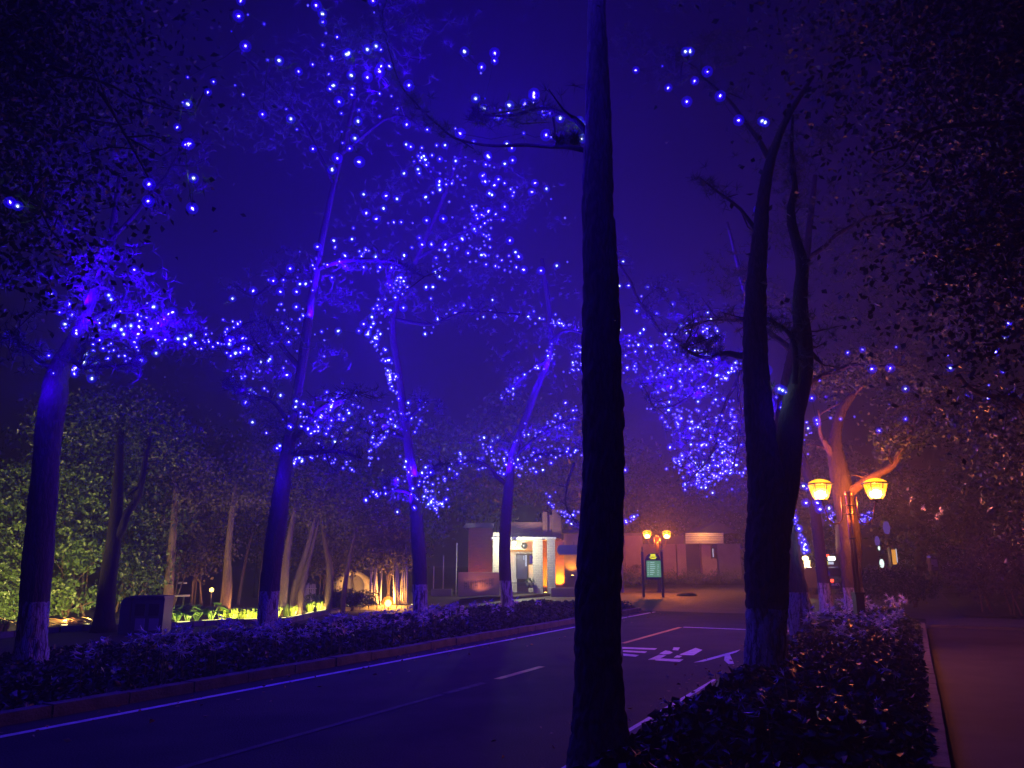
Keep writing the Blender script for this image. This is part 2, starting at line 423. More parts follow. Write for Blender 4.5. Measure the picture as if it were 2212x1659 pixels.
# garden retaining wall with garden behind, top edge as in the photograph
WT = .14
edge = [(-160, 1380), (0, 1366), (130, 1353), (350, 1346), (470, 1339), (580, 1336), (640, 1332), (700, 1319), (760, 1310), (830, 1307), (880, 1308), (930, 1309)]
ep = [G(x, y, WT) for x, y in edge]
ep = [Vector(p) for p in catmull([tuple(p) for p in ep], 4)]
wall = empty('garden_wall', (ep[6].x, ep[6].y, 0)); tag(wall, 'long low curved stone wall edging the lit garden on the left', 'wall')
def offp(i, d):
    t = (ep[min(i + 1, len(ep) - 1)] - ep[max(i - 1, 0)]).normalized(); nrm = Vector((-t.y, t.x, 0)); return ep[i] + nrm * d
k = 0
for i in range(len(ep) - 1):
    a0, a1, b0, b1 = ep[i], ep[i + 1], offp(i, .18), offp(i + 1, .18)
    g = .02
    d = (a1 - a0); L = d.length; n_ = max(1, int(L / .9))
    for j in range(n_):
        s0, s1 = j / n_ + g / L, (j + 1) / n_ - g / L
        A, B, Cc, D = a0.lerp(a1, s0), a0.lerp(a1, s1), b0.lerp(b1, s1), b0.lerp(b1, s0)
        zt = WT + R.uniform(-.01, .006)
        v = [(q.x, q.y, z) for z in (-.03, zt) for q in (A, B, Cc, D)]
        MB().add(v, [(0, 3, 2, 1), (4, 5, 6, 7), (0, 1, 5, 4), (1, 2, 6, 5), (2, 3, 7, 6), (3, 0, 4, 7)]).build('block', M['concrete'], wall)
# garden soil mound behind
V = []; F = []
rows = [.19, 1.2, 3, 6, 10, 16]
for i in range(len(ep)):
    for j, r_ in enumerate(rows):
        q = offp(i, r_); V.append((q.x, q.y, .07 + .06 * math.sin(i * .7 + j) * (j > 0) + (.15 if 2 <= j <= 3 else 0)))
for i in range(len(ep) - 1):
    for j in range(len(rows) - 1):
        a = i * len(rows) + j; F.append((a, a + 1, a + len(rows) + 1, a + len(rows)))
tag(link('garden_soil', npmesh('garden_soil', V, F, True), M['soil']), kind='structure')

# ------------------------------------------------------------------ trees
def bark_disp(amp, sc_):
    return lambda p, an: 1 + amp * noise.noise(Vector((p.x * sc_, p.y * sc_, p.z * sc_ * .3))) + amp * .6 * noise.noise(p * sc_ * .6)
def plates(depth, r0, sxy=11, sz=3.2):
    def f(p, an):
        q = Vector((p.x * sxy, p.y * sxy, p.z * sz)) + Vector((noise.noise(p * 4), noise.noise(p * 4 + Vector((3, 7, 1))), noise.noise(p * 3))) * .8
        d, _ = noise.voronoi(q); c = min(.35, d[1] - d[0]) / .35
        return 1 + depth / r0 * (c - .6) + .10 * noise.noise(Vector((p.x * 3, p.y * 3, p.z * 1.0))) + .05 * noise.noise(p * 9)
    return f
def tree(name, label, cat, trunk, limbs=(), crown=(), m='barkw', relief=0, group=None, leaf='needle', limb_tan=False, sub=6, nseg=14, amp=.08, flare=True, twigs=3, leafkw=None, tl=.17, tk=8, tw=.009):
    """trunk/limbs: (px,py,Y,radius) ; crown: (px,py,Y,rx,ry,rz,n)"""
    pts = [(*P(x, y, Y), r) for x, y, Y, r in trunk]
    base = Vector(pts[0][:3])
    if base.z > 0.02 or True:
        b = list(pts[0]); b[2] = 0.0; 
        if base.z > .15: pts = [tuple(b)] + pts
        else: pts[0] = tuple(b)
    root = empty(name, (pts[0][0], pts[0][1], 0)); tag(root, label, cat, group)
    cm = catmull(pts, sub); 
    pp = [Vector(c[:3]) for c in cm]; rr = [max(.01, c[3]) for c in cm]
    if flare: rr = [r * (1 + .35 * math.exp(-max(0, p.z) / .22)) for r, p in zip(rr, pp)]
    MB().tube(pp, rr, nseg, disp=plates(relief, trunk[0][3]) if relief else bark_disp(amp, 5)).build('trunk', M[m], root)
    tips = []
    for lm in limbs:
        q = catmull([(*P(x, y, Y), r) for x, y, Y, r in lm], 5)
        lp = [Vector(c[:3]) for c in q]; lr = [max(.006, c[3]) for c in q]
        lp = [p + Vector((noise.noise(p * 1.3), noise.noise(p * 1.3 + Vector((5, 5, 5))), noise.noise(p * 1.3 + Vector((9, 1, 3))))) * .12 * min(1, i / 3) for i, p in enumerate(lp)]
        mbx = MB().tube(lp, lr, 8, disp=bark_disp(.1, 7))
        L = len(lp)
        for _ in range(twigs * max(1, L // 4)):
            i = R.randrange(L // 3, L); d = Vector((R.gauss(0, 1), R.gauss(0, 1), R.gauss(.3, .8))).normalized()
            ln = R.uniform(.3, .8); e = lp[i] + d * ln; md = lp[i] + d * ln * .5 + Vector((R.gauss(0, .06), R.gauss(0, .06), R.gauss(0, .08)))
            mbx.tube([lp[i], md, e], [lr[i] * .45 + .004, .012, .005], 5); tips.append((md, e))
        tips += [(lp[i], lp[i]) for i in range(L // 2, L)]
        mbx.build('limb', M['barkr' if limb_tan else 'barkd'], root)
    parts = []
    if leaf == 'needle':
        cc = []
        for a, b_ in tips:
            for _ in range(5): cc.append(tuple(a.lerp(b_, R.random()) + Vector((R.gauss(0, .07), R.gauss(0, .07), R.gauss(0, .07)))))
        if cc: parts.append(tufts_np(np.array(cc), tl, tk, tw))
        for x, y, Y, rx, ry, rz, n in crown:
            c = blob(P(x, y, Y), (rx, ry, rz), n, 16, .3); parts.append(tufts_np(c, tl, tk, tw))
    else:
        kw = leafkw or dict(ln=.11, wd=.07)
        for x, y, Y, rx, ry, rz, n in crown:
            c = blob(P(x, y, Y), (rx, ry, rz), n, 22, .34); c[:, 2] = np.maximum(c[:, 2], .3)
            parts.append(leaves_np(c, **kw))
    if parts:
        V, F = join_np(parts); link('crown', npmesh('crown', V, F), M['needle' if leaf == 'needle' else leaf], root)
    return root

# near roadside pines
tree('pine_tree', 'thick dark pine trunk nearest to the camera in the middle of the picture', 'tree',
     [(1300, 1690, 6.9, .235), (1294, 1500, 6.9, .205), (1292, 1300, 6.9, .190), (1303, 1000, 6.95, .19), (1298, 700, 7.0, .178), (1290, 400, 7.1, .155), (1291, 200, 7.2, .125), (1288, -60, 7.3, .09), (1295, -500, 7.4, .04)],
     [[(1285, 330, 7.1, .028), (1180, 305, 7.6, .022), (1080, 312, 8.2, .018), (960, 285, 8.7, .014), (880, 200, 9.2, .011), (835, 90, 9.6, .009), (815, -40, 10, .01)],
      [(1290, 300, 7.1, .04), (1240, 262, 7.5, .03), (1150, 245, 8, .022), (1050, 250, 8.4, .015)],
      [(1290, 20, 7.2, .04), (1330, -80, 7.6, .03), (1380, -160, 8, .02)]],
     [(1000, -120, 9, 2.2, 1.4, .8, 500), (1300, -350, 7.6, 1.6, 1.4, .8, 400), (850, 60, 9.6, .9, .8, .7, 130), (1240, 290, 7.5, .18, .18, .16, 40), (1060, 250, 8.4, .3, .2, .12, 45)],
     m='bark', sub=34, nseg=110, relief=.022, twigs=1, tk=22, tw=.0035, tl=.13)
tree('pine_tree', 'forked lime-washed pine between the parking bay and the flower bed', 'tree',
     [(1652, 1500, 10.8, .27), (1656, 1320, 10.8, .265), (1655, 1200, 10.8, .28), (1660, 1100, 10.8, .30), (1645, 980, 10.8, .22), (1636, 850, 10.8, .19), (1630, 700, 10.8, .16), (1640, 520, 10.9, .12), (1656, 380, 11, .085), (1692, 270, 11, .055), (1755, 165, 11, .03)],
     [[(1680, 1110, 10.9, .22), (1704, 990, 10.9, .20), (1720, 860, 11, .17), (1727, 720, 11, .13), (1725, 560, 11.1, .09), (1712, 400, 11.2, .05), (1708, 250, 11.4, .02)],
      [(1716, 830, 10.8, .05), (1712, 782, 10.7, .04), (1700, 728, 10.7, .035), (1654, 683, 10.7, .02)],
      [(1665, 350, 11, .05), (1600, 250, 11.3, .03), (1520, 160, 11.6, .02), (1440, 130, 12, .012)],
      [(1632, 760, 10.9, .07), (1590, 770, 11.4, .05), (1540, 770, 12, .035), (1480, 755, 12.6, .025)],
      [(1650, 520, 10.9, .04), (1560, 420, 11.4, .02), (1500, 380, 11.8, .01)]],
     [(1560, 60, 12, 2.0, 1.4, 1.0, 400), (1500, 180, 12, .9, .8, .5, 90), (1800, 300, 12, 1.4, 1.2, 1.2, 350), (1900, 60, 12, 1.8, 1.4, 1.2, 400), (1520, 760, 12.4, .5, .4, .25, 50)],
     sub=26, nseg=90, relief=.028, twigs=1, tk=16, tw=.005, tl=.15)
tree('pine_tree', 'leaning lime-washed pine just behind the forked pine', 'tree',
     [(1745, 1400, 16.6, .28), (1712, 1250, 16.6, .25), (1692, 1100, 16.7, .22), (1688, 980, 16.8, .20), (1696, 860, 17, .16), (1722, 720, 17, .13), (1740, 560, 17.2, .09), (1760, 380, 17.4, .05)],
     [[(1698, 900, 17, .1), (1750, 830, 17.4, .07), (1850, 790, 17.8, .05), (1960, 800, 18.3, .03)],
      [(1715, 760, 17, .08), (1640, 700, 17.4, .05), (1560, 690, 17.8, .03), (1480, 700, 18.2, .02)],
      [(1740, 560, 17.2, .06), (1850, 480, 17.6, .04), (1950, 450, 18, .02)]],
     [(1800, 540, 18, 2.6, 2, 1.6, 700), (1980, 700, 18.5, 2.2, 1.8, 1.2, 600), (1620, 620, 18.5, 1.5, 1.2, .9, 150)],
     sub=20, nseg=60, relief=.028)
tree('pine_tree', 'slim lime-washed pine glimpsed between the leaning pine and the lamp post', 'tree',
     [(1790, 1345, 24, .22), (1777, 1250, 24, .18), (1766, 1150, 24, .16), (1745, 1030, 24, .15), (1690, 900, 24, .15), (1650, 820, 23.8, .13), (1610, 640, 23.6, .08), (1570, 480, 23.6, .04)],
     [[(1650, 820, 23.8, .11), (1590, 790, 23.5, .1), (1530, 768, 23.2, .085), (1480, 752, 23, .07), (1430, 715, 22.8, .055), (1380, 650, 22.6, .045), (1335, 560, 22.4, .035), (1322, 520, 22.4, .02)],
      [(1560, 780, 23.3, .06), (1500, 850, 22.8, .04), (1420, 880, 22.4, .025), (1380, 830, 22, .015)],
      [(1600, 800, 23.4, .06), (1560, 900, 22.8, .045), (1530, 990, 22.4, .03), (1480, 1050, 22, .015)],
      [(1590, 800, 23.4, .05), (1600, 900, 22.6, .04), (1585, 1010, 22, .02)],
      [(1450, 730, 22.9, .04), (1480, 690, 22.8, .03), (1540, 670, 22.6, .02), (1700, 665, 22.5, .012)],
      [(1400, 690, 22.7, .03), (1385, 650, 22.5, .02), (1425, 622, 22.4, .012), (1455, 660, 22.4, .008)]],
     [(1470, 790, 23, 2.2, 1.8, 1.2, 420), (1530, 960, 22.6, 1.2, 1.1, 1.6, 300), (1440, 650, 23, 1.3, 1, .6, 130)],
     sub=6, nseg=18)
tree('broad_tree', 'tan-barked tree with a bare crooked limb directly behind the near lamp post', 'tree',
     [(1850, 1330, 19.6, .25), (1838, 1240, 19.6, .235), (1836, 1160, 19.6, .25), (1822, 1080, 19.6, .25), (1810, 1010, 19.6, .22), (1803, 960, 19.6, .16), (1808, 915, 19.6, .13), (1822, 880, 19.5, .12), (1842, 852, 19.4, .10)],
     [[(1810, 1010, 19.6, .12), (1786, 975, 19.6, .08), (1772, 935, 19.6, .05), (1765, 880, 19.6, .025)],
      [(1820, 1065, 19.6, .14), (1862, 1048, 19.4, .11), (1905, 1020, 19.2, .09), (1945, 980, 19.0, .07), (1980, 900, 18.8, .04)],
      [(1842, 856, 19.4, .05), (1900, 790, 19.2, .03), (1960, 760, 19, .015)],
      ],
     [(1990, 870, 19.3, 1.5, 1.2, .8, 1600), (1840, 800, 19.2, 1.5, 1.0, .5, 1500), (1950, 950, 19, .8, .8, .5, 700), (1770, 860, 20, .5, .5, .5, 120), (2090, 760, 19.5, 1.8, 1.4, 1.2, 700)],
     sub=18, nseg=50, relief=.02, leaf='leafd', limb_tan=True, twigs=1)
tree('pine_tree', 'dark tree leaning in from the right edge over the side path', 'tree',
     [(2330, 1330, 15, .3), (2300, 1100, 15, .26), (2270, 850, 15, .2), (2260, 600, 15, .14), (2240, 300, 15, .08)],
     [[(2280, 950, 15, .12), (2200, 880, 14.6, .08), (2120, 850, 14.2, .05), (2060, 800, 14, .03)],
      [(2262, 700, 15, .1), (2190, 720, 14.5, .06), (2140, 780, 14, .03)],
      [(2250, 400, 15, .08), (2120, 380, 14.6, .05), (2000, 420, 14.2, .03)]],
     [(2160, 900, 15, 1.2, 1.2, .6, 700), (2150, 600, 15, 1.8, 1.5, 1.5, 1600), (2060, 300, 15, 2.2, 1.8, 1.6, 1400), (2230, 1050, 16, 1.4, 1.2, 1.6, 1800)],
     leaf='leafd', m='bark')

# near crowns added to hide lit haze at the upper corners, thinning inwards
def soft_crown(root, cx_, cy_, Y, sx, sy, sz, n, ln=.10, wd=.065):
    c = np.array(P(cx_, cy_, Y)) + NR.normal(size=(n, 3)) * np.array([sx, sy, sz])
    kx = np.array([noise.noise(Vector(q) * 2.2) for q in c]); c = c[kx > -.22]
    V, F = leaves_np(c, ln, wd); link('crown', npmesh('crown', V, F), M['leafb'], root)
t = tree('broad_tree', 'added dark tree whose leaves screen the lit haze in the upper left corner', 'tree',
     [(-420, 1500, 8.6, .25), (-400, 1000, 8.6, .2), (-360, 500, 8.6, .15), (-330, 100, 8.6, .08)],
     [[(-370, 600, 8.6, .1), (-150, 420, 8.5, .06), (30, 430, 8.4, .03), (120, 470, 8.4, .012)], [(-350, 300, 8.6, .1), (-50, 120, 8.6, .05), (200, 180, 8.6, .02), (420, 240, 8.6, .008)],
      [(200, 180, 8.6, .02), (300, 330, 8.5, .015), (330, 410, 8.4, .008)]], [], m='bark', leaf='leafd', flare=False)
soft_crown(t, -40, 120, 8.8, 1.15, .5, 1.0, 16000)
soft_crown(t, 0, 480, 8.8, .8, .4, .6, 2500)
t = tree('broad_tree', 'added dark tree whose leaves screen the lit haze in the upper right corner', 'tree',
     [(2700, 1500, 9, .25), (2650, 900, 9, .2), (2600, 300, 9, .12)],
     [[(2620, 500, 9, .1), (2350, 300, 9, .06), (2080, 280, 9, .03), (1900, 330, 9, .012)], [(2600, 350, 9, .1), (2300, 100, 9, .05), (2000, 80, 9, .02)]],
     [], m='bark', leaf='leafd', flare=False)
soft_crown(t, 2240, 60, 9.2, 1.4, .5, 1.1, 22000)
soft_crown(t, 2250, 520, 9.2, 1.0, .5, .9, 11000)

# left row of lime-washed pines
GL = 'lime-washed pines in the left flower bed'
tree('pine_tree', 'left-most pine with a lit blue collar of bulbs where its limbs begin', 'tree',
     [(62, 1475, 12.6, .235), (72, 1335, 12.6, .215), (90, 1100, 12.6, .21), (104, 950, 12.6, .195), (118, 860, 12.6, .20), (128, 800, 12.6, .17), (180, 690, 12.7, .10), (230, 560, 12.9, .07), (260, 380, 13, .04)],
     [[(120, 800, 12.6, .06), (80, 770, 12.4, .035), (50, 748, 12.2, .025), (20, 722, 12, .015)],
      [(132, 790, 12.6, .09), (200, 740, 12.8, .07), (290, 715, 13.2, .055), (400, 740, 13.6, .04), (500, 740, 14, .025), (540, 720, 14.2, .012)],
      [(150, 740, 12.6, .06), (215, 680, 12.9, .04), (330, 660, 13.3, .02)],
      [(140, 760, 12.6, .05), (190, 790, 12.3, .03), (300, 785, 12, .015)],
      [(240, 520, 12.9, .04), (320, 420, 13.2, .03), (405, 300, 13.5, .015)],
      [(230, 560, 12.9, .04), (120, 470, 12.6, .025), (30, 440, 12.3, .012)]],
     [(180, 600, 13, 2.0, 1.4, .5, 350), (330, 720, 13.3, 1.5, 1, .35, 160), (60, 400, 13, 2.0, 1.4, 1.4, 500), (300, 330, 13.6, 1.6, 1.3, 1.1, 300), (410, 390, 13.5, .25, .25, .2, 18), (400, 225, 13.6, .3, .25, .15, 18)],
     sub=20, nseg=60, relief=.02, group=GL)
tree('pine_tree', 'pine left of the glowing grass tufts, second in the left bed row', 'tree',
     [(577, 1385, 17.2, .215), (584, 1250, 17.2, .205), (600, 1120, 17.2, .20), (616, 1010, 17.2, .17), (628, 930, 17.2, .13), (650, 800, 17.2, .11), (680, 600, 17.3, .09), (720, 400, 17.5, .07), (770, 200, 17.8, .04)],
     [[(622, 960, 17.2, .08), (680, 900, 17, .06), (740, 860, 16.8, .04), (770, 850, 16.6, .02)],
      [(620, 980, 17.2, .07), (700, 975, 16.8, .05), (780, 990, 16.4, .02)],
      [(630, 920, 17.2, .06), (580, 865, 17, .045), (520, 845, 16.8, .03), (495, 830, 16.6, .015)],
      [(650, 800, 17.2, .07), (600, 730, 17, .05), (560, 690, 16.8, .04), (470, 740, 16.6, .02)],
      [(680, 620, 17.3, .06), (610, 605, 17, .04), (540, 640, 16.8, .02)],
      [(685, 580, 17.3, .06), (780, 560, 17, .05), (870, 570, 16.7, .04), (920, 600, 16.4, .02)],
      [(720, 400, 17.5, .05), (640, 250, 17.2, .03), (520, 120, 17, .02)],
      [(740, 330, 17.5, .05), (850, 250, 17, .03), (930, 280, 16.6, .015)]],
     [(560, 770, 17.5, 2.0, 1.4, .6, 260), (700, 930, 17, 1.4, 1.1, .5, 160), (700, 620, 17.5, 2.2, 1.6, .6, 240), (720, 180, 17.5, 2.4, 1.8, 1.6, 380), (560, 250, 17.5, 1.8, 1.4, 1.2, 300)],
     sub=14, nseg=40, relief=.02, group=GL)
tree('pine_tree', 'pine right of the small orange floodlight, third in the left bed row', 'tree',
     [(908, 1345, 22.4, .215), (906, 1230, 22.4, .20), (900, 1130, 22.4, .19), (895, 1060, 22.4, .16), (880, 950, 22.4, .13), (860, 800, 22.5, .11), (850, 680, 22.5, .10), (900, 560, 22.5, .08), (960, 420, 22.6, .06), (1010, 280, 22.8, .04)],
     [[(896, 1070, 22.4, .08), (850, 1055, 22.2, .05), (800, 1075, 22, .03)],
      [(896, 1060, 22.4, .09), (940, 1010, 22.2, .06), (975, 1000, 22, .03)],
      [(880, 950, 22.4, .07), (830, 930, 22.2, .05), (795, 970, 22, .02)],
      [(875, 920, 22.4, .06), (905, 880, 22.2, .04), (915, 860, 22, .02)],
      [(850, 690, 22.5, .06), (930, 700, 22.2, .05), (1010, 670, 22, .04), (1120, 680, 21.8, .03)],
      [(900, 560, 22.5, .06), (1000, 500, 22.3, .05), (1090, 470, 22, .03)],
      [(960, 420, 22.6, .05), (900, 350, 22.4, .03), (830, 430, 22.2, .02)],
      [(990, 340, 22.7, .05), (1080, 360, 22.4, .03), (1160, 400, 22.2, .02)]],
     [(850, 900, 22.5, 1.5, 1.2, .8, 160), (1000, 480, 22.6, 3.4, 2, 2.0, 600), (920, 1050, 22.4, 1.2, 1, .5, 120), (880, 640, 22.5, 1.6, 1.2, .6, 120)],
     group=GL)
tree('pine_tree', 'pine standing in front of the pale lit porch, last in the left bed row', 'tree',
     [(1097, 1335, 27, .215), (1090, 1230, 27, .20), (1091, 1140, 27, .20), (1098, 1060, 27, .18), (1110, 980, 27, .15), (1150, 860, 27, .12), (1190, 740, 27, .10), (1170, 560, 27.2, .08)],
     [[(1098, 1050, 27, .09), (1040, 1000, 26.8, .06), (985, 1000, 26.6, .03)],
      [(1105, 1010, 27, .09), (1180, 980, 26.6, .06), (1260, 975, 26.2, .04)],
      [(1110, 990, 27, .07), (1170, 930, 26.7, .05), (1250, 900, 26.4, .03)],
      [(1180, 780, 27, .06), (1130, 810, 26.8, .04), (1085, 860, 26.6, .02)],
      [(1188, 740, 27, .07), (1230, 710, 26.6, .05), (1290, 730, 26.2, .04), (1340, 740, 26, .02)],
      [(1240, 1000, 26.6, .05), (1215, 1080, 26.4, .03), (1245, 1130, 26.2, .02)]],
     [(1150, 960, 27, 3.0, 1.8, .7, 320), (1200, 780, 27, 2.0, 1.5, 1.4, 300), (1100, 640, 27.2, 3, 2, 1.5, 350)],
     group=GL)
# far pines along the road beyond the junction (carry the distant strings behind the lamp)
tree('pine_tree', 'far dark pine beyond the junction behind the near lanterns', 'tree',
     [(1820, 1262, 46, .3), (1815, 1180, 46, .26), (1812, 1100, 46, .2), (1820, 1000, 46, .12)],
     [[(1812, 1120, 46, .12), (1790, 1115, 45.6, .08), (1760, 1100, 45, .05)], [(1813, 1120, 46, .12), (1860, 1115, 45.6, .08), (1890, 1120, 45, .04)]],
     [(1820, 1060, 47, 4, 2, 1.6, 500), (1870, 1090, 46, 1.6, 1.2, .7, 120)], m='bark')

# ------------------------------------------------------------------ light strings
ico = [(0, 0, 1)]
def icosphere(r, lvl=1):
    import bmesh
    bm = bmesh.new(); bmesh.ops.create_icosphere(bm, subdivisions=lvl, radius=r); v = [tuple(x.co) for x in bm.verts]; f = [tuple(y.index for y in x.verts) for x in bm.faces]; bm.free(); return v, f
def bulb_mesh(name, core, white=False):
    mb = MB(); v = [(.013, 0, 0), (-.011, .004, 0), (0, .014, 0), (0, -.011, .003), (.003, 0, .027), (0, 0, -.016)]; f = [(0, 2, 4), (2, 1, 4), (1, 3, 4), (3, 0, 4), (2, 0, 5), (1, 2, 5), (3, 1, 5), (0, 3, 5)]; mb.add(v, f, 0); v, f = icosphere(.027, 2); mb.add(v, f, 1, True); v, f = icosphere(.060, 2); mb.add(v, f, 2, True)  # bright core, then two glowing shells for its halo
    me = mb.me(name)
    for x in ([M['ledw'], M['halow'], M['halo2']] if white else [M['led'], M['halo1'], M['halo2']]): me.materials.append(x)
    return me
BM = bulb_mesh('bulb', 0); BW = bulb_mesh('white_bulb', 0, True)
STR = []
def lights(label, Y, pts='', polys=(), jy=.6, group='strings of blue bulbs in the trees', pw=1.0, down=None, front=False):
    """pts: 'x,y[w|b] ...' ; polys: (n, spread_px, [(x,y),...])"""
    B = []
    for t in pts.split():
        kind = t[-1] if t[-1] in 'wb' else ''
        x, y = t.rstrip('wb').split(','); B.append((float(x), float(y), kind))
    for n, s, pl in polys:
        seg = [math.hypot(pl[i + 1][0] - pl[i][0], pl[i + 1][1] - pl[i][1]) for i in range(len(pl) - 1)]; tot = sum(seg)
        for i in range(n):
            d = (i + R.random()) / n * tot; j = 0
            while j < len(seg) - 1 and d > seg[j]: d -= seg[j]; j += 1
            t = d / max(seg[j], 1e-6); x = pl[j][0] + (pl[j + 1][0] - pl[j][0]) * t; y = pl[j][1] + (pl[j + 1][1] - pl[j][1]) * t
            q = R.random(); B.append((x + R.gauss(0, s), y + R.gauss(0, s), 'w' if q < .07 else ('b' if q < .12 else '')))
    # order bulbs by nearest neighbour so that the cable runs from bulb to bulb
    rest = B[:]; cur = rest.pop(0); order = [cur]
    while rest:
        j = min(range(len(rest)), key=lambda q: (rest[q][0] - cur[0]) ** 2 + (rest[q][1] - cur[1]) ** 2); cur = rest.pop(j); order.append(cur)
    root = empty('light_string', tuple(P(order[0][0], order[0][1], Y))); tag(root, label, 'light string', group)
    dy = 0; W = []; prev = None
    for x, y, kd in order:
        if prev and math.hypot(x - prev[0], y - prev[1]) > 60: dy = R.uniform(-jy, jy)
        dy = max(-jy, min(jy, dy + R.gauss(0, .12))); prev = (x, y)
        W.append((P(x, y, Y + dy), kd))
    far = Y / 14
    for p, kd in W:
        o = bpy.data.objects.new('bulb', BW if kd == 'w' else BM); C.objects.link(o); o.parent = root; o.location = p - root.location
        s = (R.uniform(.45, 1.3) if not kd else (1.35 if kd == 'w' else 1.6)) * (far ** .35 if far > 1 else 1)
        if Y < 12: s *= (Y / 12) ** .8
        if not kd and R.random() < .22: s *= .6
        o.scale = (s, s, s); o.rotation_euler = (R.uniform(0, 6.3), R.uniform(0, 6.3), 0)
    # cable
    mbw = MB()
    for a, b in zip(W[:-1], W[1:]):
        if (a[0] - b[0]).length < 1.6:
            mid = a[0].lerp(b[0], .5) - Vector((0, 0, .03 + .05 * (a[0] - b[0]).length)); mbw.tube([a[0], mid, b[0]], .004, 3, caps=False)
    mbw.build('cable', M['wire'], root)
    # the light the bulbs give off: one lamp per run of neighbouring bulbs
    n = len(W); g = 14; k = 0
    while k < n:
        ch = W[k:k + g]; 
        c = ch[len(ch) // 2][0]
        for typ, pf, off in (('SPOT', 1.0, (0, -.2, .25) if front else (R.uniform(-.5, .5), R.uniform(.5, 1.1), .2)), ('POINT', P_DOWN if down is None else down, (0, -.8, -.6))):   # upward spots added to light the haze above and keep the ground dark
            ld = bpy.data.lights.new('bulb_glow', typ)
            ld.color = BLUE; ld.energy = P_BLUE * len(ch) * pw * pf; ld.shadow_soft_size = .12
            if typ == 'SPOT': ld.spot_size = math.radians(165); ld.spot_blend = 1.0
            lo = bpy.data.objects.new('bulb_glow', ld); C.objects.link(lo); lo.parent = root; lo.location = c - root.location + Vector(off)
            if typ == 'SPOT': lo.rotation_euler = (math.radians(180 - 30), 0, 0)
        k += g
    # cool white bulbs light the needles and bark round them
    ws = [p for p, kd in W if kd == 'w']; R.shuffle(ws); cc = []
    for p in ws[:8]:
        ld = bpy.data.lights.new('white_bulb_glow', 'POINT'); ld.color = (.45, .62, 1.0); ld.energy = .8; ld.shadow_soft_size = .02
        lo = bpy.data.objects.new('white_bulb_glow', ld); C.objects.link(lo); lo.parent = root; lo.location = p - root.location + Vector((0, -.06, 0))
    for p in ws:
        for _ in range(3): cc.append(tuple(p + Vector((R.gauss(0, .07), .07 + abs(R.gauss(0, .06)), R.gauss(0, .07)))))
    TUFT.extend(cc)
    return root
TUFT = []

lights('sparse blue bulbs high at the left edge around the upper left branches', 7.8,
       '22,438b 38,445w 405,167 461,177 449,199 405,225w 395,222 508,185 525,205 383,275 400,313 407,311b 411,310 322,398b 320,435b 418,385w 415,450b 290,583 567,247 515,35b 500,68 530,100b 535,32 578,130 603,131w 520,2 570,52', jy=.2, pw=.15)
lights('blue and white bulbs hanging in vertical lines near the top of the picture', 9.4,
       '665,12 683,12b 696,30w 697,48 704,72 728,80 697,98 715,122 748,118w 753,115w 793,107w 812,100w 822,108 675,140 645,155 710,160 758,163w 720,185w 717,127 793,167b 820,155b 823,143 818,150 840,143 732,220b 737,245 735,222 775,238 773,262w 738,285 766,299w 740,309 755,321 728,342b 776,350b 717,367w 676,322 845,208 858,235 820,203 883,185b 878,269 805,2b 808,27 820,252 618,236 628,257w 641,280 712,192 760,205 762,192 1480,112w 1490,108', jy=.4)
lights('blue bulbs round the bark-lit bough beside the central trunk, upper middle', 8.6,
       '1003,112w 1068,115b 1068,132 1040,145 1038,158 1027,213w 1047,213 1045,235w 1100,228w 1080,238 1098,243 1096,247 1035,252w 1075,252w 1052,256 1153,203b 1153,210b 1152,222 1133,226b 1172,241b 1187,245 1170,251 1175,249 1210,255w 1251,262w 1260,272w 1241,292w 1255,300w 1131,288 1179,292b 1190,296 983,278 994,289b 923,280', jy=.25)
lights('dense drift of blue bulbs in the crown at the upper centre', 17.0,
       '877,312w 943,314 961,314w 962,348 1005,340 1023,307 1055,340w 1053,336b 1094,311w 1105,320b 1107,346b 984,348w 980,365 950,375 905,375 930,371 948,400w 968,390 978,390 976,396 950,410w 1000,400 1002,425 1068,400b 1076,388b 1062,421w 1103,409 1148,415b 1155,396b 1180,408w 1190,430 915,337w 910,341w 918,345w 908,330 903,337 907,347 925,352 872,375w 785,420w 833,423b 857,430w 828,450w 791,460b 763,493 813,473b 838,482 850,480 866,480 891,482 921,476b 957,473b 977,470 925,438 1028,445 1022,453 1044,450 1056,455 1070,463 1060,475 1040,465 1090,447b 1024,495w 1086,475 1038,490 1050,510 1045,522 1047,530 1035,540 1020,535 1010,545 911,528b 962,528b 960,540w 1101,520b 1113,545w 1120,555b 1103,565 1070,575 1100,575 1115,577 1131,583b 1168,585b 1202,574w 1225,566 1220,471',
       [(26, 9, [(1000, 540), (1040, 450), (1060, 520), (1045, 560)]), (40, 26, [(890, 320), (960, 400), (1040, 350), (1100, 420)]), (30, 22, [(900, 520), (960, 560), (1100, 560)])], jy=1.2)
lights('blue bulbs along the low left-centre boughs below the upper drift', 17.0,
       '721,520w 685,533b 648,545 723,537 740,548 776,543 780,553 787,545 777,560w 788,560 733,565 745,575 785,577b 800,580 820,577b 845,578 940,588w 949,598w 935,575 952,578 965,583 866,600b 864,608 855,615 880,620 850,622 843,630 862,630 875,628 832,647 843,670w 815,660 818,668 871,665b 920,620w 935,620w 930,645 803,685w 805,695 822,697 838,710 660,613w 605,630b 590,607b 547,628b 502,645w 627,580b 640,630b 640,663b 612,605 580,605 730,715w 700,735 657,733w 660,733b 775,715',
       [(30, 22, [(650, 600), (760, 550), (850, 570)]), (16, 7, [(850, 615), (870, 605), (860, 640)]), (22, 10, [(812, 660), (805, 720), (830, 770)])], jy=.8)
